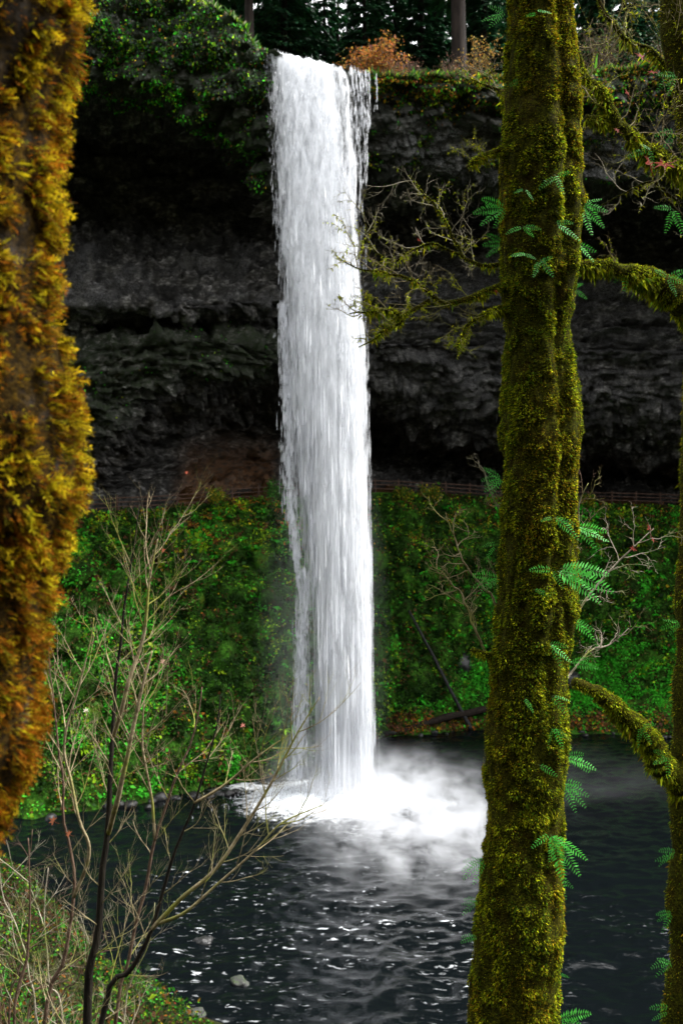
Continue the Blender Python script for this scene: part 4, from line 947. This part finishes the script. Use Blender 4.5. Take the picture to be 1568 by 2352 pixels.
# ---------------------------------------------------------------- the mossy tree at the right edge
def edge_tree():
    rng = np.random.default_rng(78); Y0 = 7.0
    path = [(1580, -700), (1572, -300), (1556, 0), (1572, 150), (1600, 300), (1628, 500), (1625, 800), (1612, 1000), (1606, 1350), (1597, 1500), (1592, 1800), (1584, 2050), (1588, 2250), (1576, 2352), (1570, 2700), (1560, 3000)]
    pts0 = [P(a, b, Y0) for a, b in path]; zb = float(bank_z(np.array([pts0[-1][0]]), np.array([Y0]))[0]); pts0.append(np.array([pts0[-1][0] - .05, Y0, zb - .3]))
    pts, rad = guide(pts0[::-1], np.array([85, 72, 62, 55, 50, 48, 48, 48, 46, 44, 44, 44, 42, 40, 38, 34, 26]) / F * Y0, 160)
    pts = pts + (fbm(pts * 3, 2, 3)[:, None] - .5) * [.06, .06, 0]; rad = rad * (1 + (fbm(pts * 4, 3, 4) - .5) * .5)
    root = thing('mossy_tree', 'slimmer mossy tree at the right picture edge with arching mossy boughs', 'tree', (pts[0][0], pts[0][1], zb))
    part('trunk', root, *tube(pts, rad, 14), M['moss_carpet'], shade=True)
    moss_tube(root, pts[20:], rad[20:], 52000, .0125, rng, wts=(1.4, 1.1, .4, .6, .5))
    def bough(path, rpx, n, L, seed, tw=0, tl=.3, hang=1.6, tmat='pale_twig', twm=12, up=.2):
        r_ = np.random.default_rng(seed); q, rr = guide([P(a, b, y) for a, b, y in path], np.array(rpx) / F * Y0, 50)
        q = q + (fbm(q * 9, 2, seed)[:, None] - .5) * .05; rr = rr * (1 + (fbm(q * 8, 2, seed + 1) - .5) * .7)
        part('bough', root, *tube(q, rr, 9), M['moss_carpet'], shade=True)
        moss_tube(root, q, rr, n, L, r_, hang=hang, pal=[(.05, .058, .004), (.15, .17, .007), (.31, .35, .011), (.14, .10, .006), (.09, .16, .009)], wts=(.7, 1.2, 1.1, .4, .6))
        lim = []
        for k in range(tw):
            i = int((.05 + .93 * (k + r_.random() * .6) / tw) * 47); tg = unit(q[i + 1] - q[i]); ax = r_.normal(size=3) * [1, .7, 1] + [0, 0, .35]; ax = unit(ax - tg * (ax @ tg)); a = r_.uniform(.7, 1.5)
            lim += grow(q[i], tg * math.cos(a) + ax * math.sin(a), tl * r_.uniform(.6, 1.4), .0048, 2, r_, up, .75, 4, .8, .6, .3, 9, None, .7)
        if lim:
            part('twig', root, *batch_of(lim, (3, 4, 4, 5)), M[tmat])
            mm = [m for m in lim if m[2] >= 1]; z_ = [tube_samples(m[0], m[1], twm, r_) for m in mm]; p_ = np.vstack([a[0] for a in z_]); x_ = np.vstack([a[1] for a in z_]); kk = fbm(p_ * 5, 2, 9) > .47; p_, x_ = p_[kk], x_[kk]; nn_ = len(p_); ll = np.exp(r_.normal(size=nn_) * .35) * .016
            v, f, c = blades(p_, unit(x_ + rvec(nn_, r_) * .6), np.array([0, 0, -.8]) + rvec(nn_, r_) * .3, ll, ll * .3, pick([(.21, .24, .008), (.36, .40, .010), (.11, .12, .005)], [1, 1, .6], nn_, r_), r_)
            o = part('twig_moss', root, v, f, M['moss'], cols=c); o['kind'] = 'stuff'
    bough([(1640, 780, 7.0), (1600, 725, 6.95), (1568, 690, 6.9), (1520, 655, 6.85), (1470, 628, 6.8), (1420, 616, 6.75), (1370, 610, 6.7), (1318, 612, 6.65)], [46, 40, 34, 28, 22, 15, 10, 7], 18000, .0115, 301, 3, .22)
    bough([(1640, 470, 7.0), (1590, 410, 6.95), (1560, 385, 6.9), (1500, 352, 6.85), (1455, 318, 6.8), (1420, 292, 6.8), (1395, 280, 6.8), (1345, 268, 6.75)], [26, 22, 19, 15, 12, 12, 10, 8], 10000, .013, 302, 13, .42, twm=16)
    bough([(1425, 294, 6.8), (1405, 262, 6.8), (1392, 235, 6.8), (1376, 205, 6.8), (1350, 185, 6.8), (1332, 160, 6.8), (1318, 90, 6.8)], [11, 11, 10, 9, 8, 6, 4], 5500, .013, 303, 12, .5, twm=16, up=.35)
    bough([(1610, 1880, 7.0), (1570, 1815, 6.95), (1530, 1762, 6.9), (1500, 1715, 6.85), (1470, 1672, 6.8), (1430, 1632, 6.75), (1380, 1592, 6.7), (1320, 1560, 6.65)], [34, 32, 30, 26, 22, 18, 14, 9], 18000, .0105, 304, 0, .2, hang=1.1)
    bough([(1600, 300, 7.0), (1560, 200, 7.1), (1500, 120, 7.2), (1440, 90, 7.2), (1390, 30, 7.2), (1360, -60, 7.2)], [12, 9, 7, 6, 5, 3], 2600, .013, 305, 14, .55, twm=10, up=.3)
    bough([(1620, 560, 7.0), (1560, 470, 7.1), (1500, 420, 7.1), (1440, 440, 7.1), (1380, 470, 7.1)], [5, 4, 3, 2, 1], 300, .012, 306, 9, .3, twm=4, tmat='grey_twig', up=.1)
    for u, v, s, a in [(1492, 378, 26, 0), (1528, 376, 30, 2), (1474, 131, 20, 1), (1500, 165, 15, 2), (1440, 215, 14, 0), (1418, 300, 12, 1)]: maple_leaf(root, P(u, v, 6.72), s / F * Y0, a, (.15, .018, .006))
edge_tree()

# ---------------------------------------------------------------- ferns
rng = np.random.default_rng(99)
FERNS = [
 (1155, 480, 5.88, [(190, 62), (215, 58), (160, 55), (240, 45)], 'arching fern on the left side of the trunk high above the bare branches'),
 (1205, 435, 5.70, [(-60, 26), (200, 22)], 'tiny fern on the trunk front beside the high arching fern'),
 (1275, 405, 5.70, [(215, 40), (-70, 42), (10, 30)], 'pale green fern high on the trunk near its right ridge'),
 (1335, 470, 5.95, [(-25, 50), (-55, 60), (10, 45), (-75, 58)], 'fern fanning out from the upper right side of the trunk'),
 (1150, 560, 5.88, [(185, 42), (160, 38), (215, 36)], 'small fern on the left trunk edge under the arching fern'),
 (1200, 520, 5.70, [(-15, 34), (200, 36), (-50, 30)], 'small fern on the trunk front between two side ferns'),
 (1275, 515, 5.70, [(-35, 50), (0, 36)], 'fern leaning right on the trunk front below the ridge fern'),
 (1240, 600, 5.70, [(-60, 44), (-110, 38), (20, 30)], 'drooping fern on the trunk front level with the thick right bough'),
 (1200, 580, 5.70, [(190, 34), (-20, 28)], 'small pale fern left of the drooping front fern'),
 (1322, 560, 5.95, [(-20, 42), (-50, 48)], 'fern at the right trunk edge just above the thick bough'),
 (1315, 665, 5.95, [(-40, 30), (20, 24)], 'little fern under the thick bough on the right trunk edge'),
 (1165, 195, 5.88, [(20, 34), (190, 24)], 'small fern on the upper left trunk near the cliff top level'),
 (1160, 30, 5.9, [(200, 50), (225, 46), (170, 40)], 'fern at the top left of the trunk against the firs'),
 (1232, 30, 5.70, [(-10, 30), (195, 22)], 'tiny fern at the top of the trunk front'),
 (1150, 1100, 5.88, [(150, 46), (185, 42), (215, 44), (235, 40), (200, 38)], 'feathery fern on the left trunk edge level with the fence'),
 (1270, 1190, 5.70, [(-45, 56), (-20, 42), (190, 26)], 'long fern hanging on the trunk front below the fence level'),
 (1318, 1210, 5.95, [(-10, 62), (-25, 70), (-45, 54)], 'bright fern sprawling right of the trunk above the twin ferns'),
 (1270, 1310, 5.70, [(175, 48), (-60, 38)], 'fern lying left across the trunk front midway down'),
 (1285, 1310, 5.72, [(-5, 95), (-20, 105), (-35, 92)], 'largest fern reaching right from the trunk midway down'),
 (1145, 1330, 5.88, [(170, 58), (200, 52), (215, 46)], 'bright fern on the left trunk edge above the broken stub'),
 (1140, 1250, 5.88, [(185, 30), (235, 30)], 'small green fern on the left trunk edge above the bright one'),
 (1225, 1352, 5.70, [(-25, 34)], 'single small frond on the trunk front under the large fern'),
 (1310, 1425, 5.95, [(-15, 50), (-40, 54)], 'fern on the right trunk edge above the lower right bough'),
 (1260, 1480, 5.70, [(-40, 52), (-10, 40), (-65, 44)], 'fern on the trunk front level with the broken stub'),
 (1310, 1525, 5.95, [(-10, 52), (15, 40)], 'fern at the root of the lower right bough'),
 (1265, 1600, 5.70, [(-50, 44), (-20, 36)], 'small fern on the trunk front beside the lower bough'),
 (1205, 1605, 5.70, [(-60, 30)], 'single tiny frond left on the trunk front beside the lower bough'),
 (1270, 1670, 5.70, [(-70, 44), (-35, 36), (-110, 30)], 'drooping fern on the trunk front level with the far log'),
 (1300, 1740, 5.95, [(-15, 58), (-35, 50), (15, 40)], 'fern on the right trunk edge over the dark water'),
 (1240, 1760, 5.70, [(-35, 42)], 'single frond on the trunk front left of the dark water fern'),
 (1288, 1800, 5.95, [(-20, 56), (-45, 58), (-65, 50), (0, 44)], 'layered fern on the right trunk edge beside the white splash level'),
 (1265, 1920, 5.72, [(-55, 84), (-75, 80), (-30, 72), (215, 44), (-100, 50)], 'big drooping fern low on the right side of the trunk'),
 (1112, 1975, 5.88, [(175, 42), (200, 50), (220, 52), (240, 46)], 'fern on the lower left trunk edge over the pool'),
 (1098, 2070, 5.88, [(190, 36), (215, 40), (165, 32)], 'second fern low on the left trunk edge under its neighbour'),
 (1095, 2150, 5.88, [(175, 34), (195, 36)], 'lowest small fern on the left trunk edge'),
 (1282, 2015, 5.95, [(-40, 34), (-70, 40)], 'small fern low on the right trunk edge under the big drooping fern'),
 (1278, 2240, 5.95, [(-15, 24)], 'single frond near the trunk foot on the right edge'),
 (1282, 2340, 5.95, [(10, 66), (-15, 58), (35, 40)], 'fern at the bottom right of the trunk by the picture edge'),
 (1440, 612, 6.75, [(-100, 46), (-70, 40), (-130, 38)], 'fern hanging beneath the thick upper right bough'),
 (1530, 640, 6.78, [(20, 44), (-20, 46), (-70, 40), (150, 36)], 'fern on top of the thick upper right bough near the edge'),
 (1490, 345, 6.72, [(200, 44), (-80, 38), (150, 30)], 'fern on the upper right bough beside the red leaves'),
 (1545, 480, 6.8, [(-110, 46), (-70, 50), (180, 40)], 'fern hanging at the right edge below the red leaves'),
 (1552, 170, 6.9, [(190, 46), (220, 50), (250, 46)], 'fern on the slim tree at the top right'),
 (1550, 300, 6.9, [(200, 44), (235, 48)], 'fern on the slim tree under the top right fern'),
 (1562, 1430, 6.85, [(170, 40), (200, 42), (220, 38)], 'fern on the slim right tree level with the bank'),
 (1470, 1670, 6.7, [(-100, 34), (-60, 36), (10, 30)], 'small fern growing on the lower right mossy bough'),
 (1530, 1740, 6.75, [(150, 36), (200, 34), (-90, 40)], 'fern where the lower right bough meets the slim tree'),
 (1548, 1960, 6.85, [(170, 40), (195, 44), (220, 36)], 'fern on the slim right tree over the dark pool'),
 (1545, 2100, 6.85, [(175, 36), (205, 34), (-120, 36)], 'fern on the slim right tree lower down'),
 (1542, 2210, 6.85, [(165, 36), (190, 42), (215, 40)], 'fern near the foot of the slim right tree'),
 (1536, 2320, 6.85, [(175, 42), (200, 36)], 'lowest fern on the slim right tree at the corner'),
]
for u, v, Y, fr, lb in FERNS: fern(u, v, Y, fr, lb, rng)

# ---------------------------------------------------------------- the golden mossy trunk on the left, about 2 m away
def gold_tree():
    rng = np.random.default_rng(55); Y0 = 2.1
    E = np.array([(-500, 215), (0, 196), (100, 196), (190, 150), (300, 140), (480, 140), (600, 128), (720, 138), (850, 165), (1000, 185), (1130, 190), (1200, 165), (1300, 125), (1450, 105), (1600, 95), (1700, 98), (1760, 72), (1830, 36), (1900, 2), (1980, -40), (2200, -90), (2700, -90), (3400, -120)], float)
    nv, nt_ = 260, 60; rpx = 230.0
    x0 = (-200 - 784) / F * Y0; zb = float(bank_z(np.array([x0]), np.array([Y0]))[0]); vb = 1176 + (EYE - zb + .3) / Y0 * F
    root = thing('golden_mossy_tree', 'blurred trunk shaggy with golden orange moss at the left edge', 'tree', (x0, Y0, zb))
    def surf(v, th):
        r = np.interp(v, E[:, 0], E[:, 1]) - 25; cx = r - rpx; w = rpx * Y0 / F
        q = np.stack([np.cos(th) * 1.5, np.sin(th) * 1.5, v / 160], -1)
        rr = 1 + (fbm(q, 3, 121) - .5) * .30 * np.interp(np.cos(th), [-1, .6, 1], [1, .6, .1]) + (fbm(q * 3, 2, 123) - .5) * .10
        return np.stack([(cx - 784) / F * Y0 + np.cos(th) * w * rr, Y0 + np.sin(th) * w * rr, EYE + (1176 - v) / F * Y0], -1)
    V, T = np.meshgrid(np.linspace(vb, -500, nv), np.arange(nt_) / nt_ * 6.2832, indexing='ij')
    part('trunk', root, surf(V, T), gridfaces(nv, nt_, True), M['gold_carpet'], shade=True)
    n = 34000; v = rng.uniform(-100, 2050, n); t = np.where(rng.random(n) < .93, rng.uniform(-1.9, .7, n), rng.random(n) * 6.283)
    p = surf(v, t); pa = surf(v, t + .02); pb = surf(v - 4, t); nn = unit(np.cross(pa - p, pb - p))
    c1 = fbm(p * 22, 3, 125); c2 = fbm(p * 7, 3, 127)
    k = c1 + rng.random(n) * .22 > .515; p, nn, c1, c2, v = p[k], nn[k], c1[k], c2[k], v[k]; n = len(p)
    L = .025 * (.4 + 1.0 * smooth(.42, .66, c1)) * np.exp(np.clip(rng.normal(size=n), -2, 1.3) * .28)
    wt = np.stack([.7 + 0 * c1, 1.0 + 0 * c1, .5 + 2.2 * smooth(.54, .66, c1) * smooth(1700, 1300, v), .8 + 1.8 * smooth(.48, .60, c2) + 1.0 * smooth(1250, 1600, v), .35 + 0 * c1], 1)
    col = pick([(.045, .022, .003), (.16, .095, .004), (.38, .29, .007), (.21, .075, .004), (.10, .09, .005)], wt, n, rng, .28)
    d = unit(nn * .9 + rvec(n, rng) * .45 + [.0, 0, -.15]); bend = np.array([0, 0, -.25]) + rvec(n, rng) * .35
    # feathery shoots: a stem blade with three pairs of side blades
    V_, F_, C_ = [], [], []; off = 0
    def put(a):
        nonlocal off
        V_.append(a[0]); F_.append(a[1] + off); C_.append(a[2]); off += len(a[0])
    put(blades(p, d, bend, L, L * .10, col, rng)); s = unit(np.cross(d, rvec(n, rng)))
    for f_, l_ in ((.26, .32), (.52, .34), (.76, .26)):
        b = p + d * (L * f_)[:, None] + bend * (L * .5 * f_ ** 2)[:, None]
        for sg in (-1, 1): put(blades(b, d * .75 + s * sg * .75, bend * .5, L * l_, L * .075, col * rng.uniform(.8, 1.15, (n, 1)), rng, True))
    o = part('moss', root, np.vstack(V_), np.vstack(F_), M['gold_moss'], cols=np.vstack(C_)); o['kind'] = 'stuff'
gold_tree()

# ---------------------------------------------------------------- bare saplings at the lower left
def sapling(label, stems, Y0, seed, twigs=10, tl=.8, tmat='pale_twig', smat='dark_bark', tr=.0062, leaf=(), depth=2, ang=.7, up=.55, group='bare saplings on the near bank'):
    r_ = np.random.default_rng(seed); root = None
    for si, (path, rpx, nt2) in enumerate(stems):
        nt2 = int(nt2 * 1.5)
        pts3 = [P(a, b, Y0 + c) for a, b, c in path]
        if root is None:
            p0 = pts3[0]; zb = float(bank_z(np.array([p0[0]]), np.array([p0[1]]))[0]); base = np.array([p0[0] - .05, p0[1], min(zb - .1, p0[2] - .3)])
            root = thing('bare_sapling', label, 'sapling', (base[0], base[1], base[2])); root['group'] = group
        if si == 0 or path[0][1] > 2340: pts3 = [np.array([pts3[0][0] - .05, pts3[0][1], base[2]])] + pts3; rpx = [rpx[0] * 1.1] + list(rpx)
        q, rr = guide(pts3, np.array(rpx) / F * Y0, 44); q = q + (fbm(q * 1.7, 2, seed)[:, None] - .5) * .08
        part('stem', root, *tube(q, rr, 8), M[smat if si == 0 else tmat], shade=True)
        k0 = np.searchsorted(-q[:, 2], -(EYE - 1.25 * Y0 * .45)); 
        for k in range(nt2):
            i = int((.30 + .69 * (k + r_.random() * .5) / nt2) * 42); tg = unit(q[i + 1] - q[i]); sgn = 1 if k % 2 else -1
            ax = np.array([sgn * r_.uniform(.5, 1), r_.normal() * .6, r_.normal() * .25]); ax = unit(ax - tg * (ax @ tg)); a = ang * r_.uniform(.75, 1.35)
            lim = grow(q[i], tg * math.cos(a) + ax * math.sin(a), tl * 1.12 * r_.uniform(.5, 1.3), min(tr, rr[i] * .8), depth, r_, up, .28, 4, .62, .62, .3, 9, None, .8)
            part('branch', root, *batch_of(lim, (3, 4, 5, 5)), M[tmat])
    for u, v, s, col in leaf: maple_leaf(root, P(u, v, Y0), s / F * Y0, u % 3, col)
    return root
RED = (.18, .03, .01); PALE = (.26, .16, .11); BRN = (.12, .035, .012)
sapling('tall bare sapling with dark main stem and pale upswept twigs', [
   ([(196, 2352, 0), (222, 2150, 0), (240, 1950, 0), (252, 1780, 0), (264, 1640, .1), (276, 1500, .1), (288, 1390, .1), (306, 1260, .1), (318, 1160, .1)], [15, 13, 11.5, 9.5, 8, 6, 4, 2.5, 1.2], 13),
   ([(262, 1690, 0), (285, 1620, -.1), (312, 1510, -.1), (332, 1420, -.1), (344, 1330, -.1), (360, 1240, -.1)], [5, 5, 4.5, 3.5, 2.5, 1.2], 8),
   ([(244, 1920, 0), (262, 1860, -.2), (290, 1740, -.3), (320, 1620, -.3), (345, 1500, -.3)], [6, 6, 5, 4, 2], 6)], 9.0, 401, tl=.62, leaf=[(376, 1265, 9, RED), (376, 1520, 10, PALE), (430, 1086, 7, RED), (198, 1633, 9, (.5, .45, .35))])
sapling('bare sapling leaning right towards the fall over the dark water', [
   ([(232, 2352, .6), (300, 2230, .6), (352, 2130, .6), (385, 2010, .6), (410, 1930, .6), (450, 1830, .6), (490, 1700, .6), (505, 1600, .6)], [11, 10, 8.5, 7, 5.5, 4, 2.5, 1.2], 8),
   ([(352, 2130, .6), (420, 2060, .5), (500, 1990, .5), (560, 1900, .5), (620, 1800, .5), (680, 1690, .5), (735, 1600, .5)], [6, 5, 4.5, 4, 3.2, 2, 1], 9),
   ([(440, 1850, .6), (520, 1800, .6), (590, 1740, .6), (660, 1690, .6)], [4, 3, 2, 1], 5),
   ([(360, 2120, .6), (430, 2090, .4), (510, 2020, .4), (580, 1960, .4), (640, 1900, .4), (740, 1850, .4)], [5, 4, 3, 2.5, 2, 1], 5)], 9.0, 402, tl=.58, leaf=[(558, 1668, 9, (.32, .12, .09))])
sapling('pale forked sapling between the tall and the leaning ones', [
   ([(270, 2352, 1.4), (300, 2200, 1.4), (330, 2050, 1.4), (355, 1930, 1.4), (400, 1800, 1.4), (440, 1700, 1.4), (462, 1580, 1.4)], [6, 5.5, 5, 4.5, 4, 3, 1.5], 9),
   ([(355, 1930, 1.4), (350, 1820, 1.4), (330, 1700, 1.4), (340, 1560, 1.4)], [4, 3.5, 2.5, 1.2], 6)], 9.4, 403, tl=.6, smat='brown_twig')
sapling('thin bare sapling beside the golden mossy trunk', [
   ([(110, 2352, .5), (150, 2200, .5), (170, 2050, .5), (150, 1900, .5), (140, 1750, .5), (120, 1600, .5), (110, 1480, .5)], [7, 6, 5, 4.5, 3.5, 2.5, 1.2], 10),
   ([(170, 2060, .5), (200, 1960, .4), (180, 1850, .4), (150, 1700, .4), (190, 1560, .4), (215, 1420, .4)], [4.5, 4, 3.5, 3, 2, 1], 9)], 9.2, 404, tl=.6, leaf=[(124, 1886, 13, BRN), (160, 1916, 11, BRN)], smat='brown_twig')
sapling('tangled reddish brush low in the bottom left corner', [
   ([(40, 2352, 1), (60, 2200, 1), (70, 2050, 1), (60, 1930, 1)], [5, 4.5, 3.5, 1.5], 9),
   ([(90, 2352, 1.2), (70, 2230, 1.2), (20, 2100, 1.2), (-10, 1980, 1.2)], [4, 3.5, 2.5, 1.2], 8),
   ([(150, 2352, 1.2), (120, 2250, 1.2), (100, 2120, 1.2), (105, 2000, 1.2)], [4, 3.5, 2.5, 1.2], 8)], 9.5, 405, tl=.5, tmat='grey_twig', smat='brown_twig', up=.2)
sapling('low mossy twiggy brush in front of the near shore under the golden trunk', [
   ([(20, 2352, 2), (40, 2240, 2), (75, 2140, 2), (130, 2070, 2), (190, 2040, 2)], [4, 3.5, 3, 2, 1], 12),
   ([(60, 2352, 2), (120, 2260, 2), (190, 2200, 2), (260, 2180, 2)], [4, 3, 2, 1], 10),
   ([(0, 2352, 2), (-10, 2200, 2), (15, 2080, 2), (60, 1990, 2), (80, 1900, 2)], [4, 3.5, 3, 2, 1], 10)], 9.5, 406, tl=.45, tmat='brown_twig', smat='brown_twig', up=.3)
sapling('thin leafless shoots at the bottom edge beside the tall dark stem', [
   ([(130, 2352, 1.6), (170, 2260, 1.6), (215, 2150, 1.6), (235, 2040, 1.6)], [3.5, 3, 2, 1], 8),
   ([(290, 2352, 1.6), (300, 2260, 1.6), (340, 2170, 1.6), (350, 2080, 1.6)], [3.5, 3, 2, 1], 7)], 9.5, 407, tl=.4, tmat='grey_twig', smat='brown_twig', up=.3)
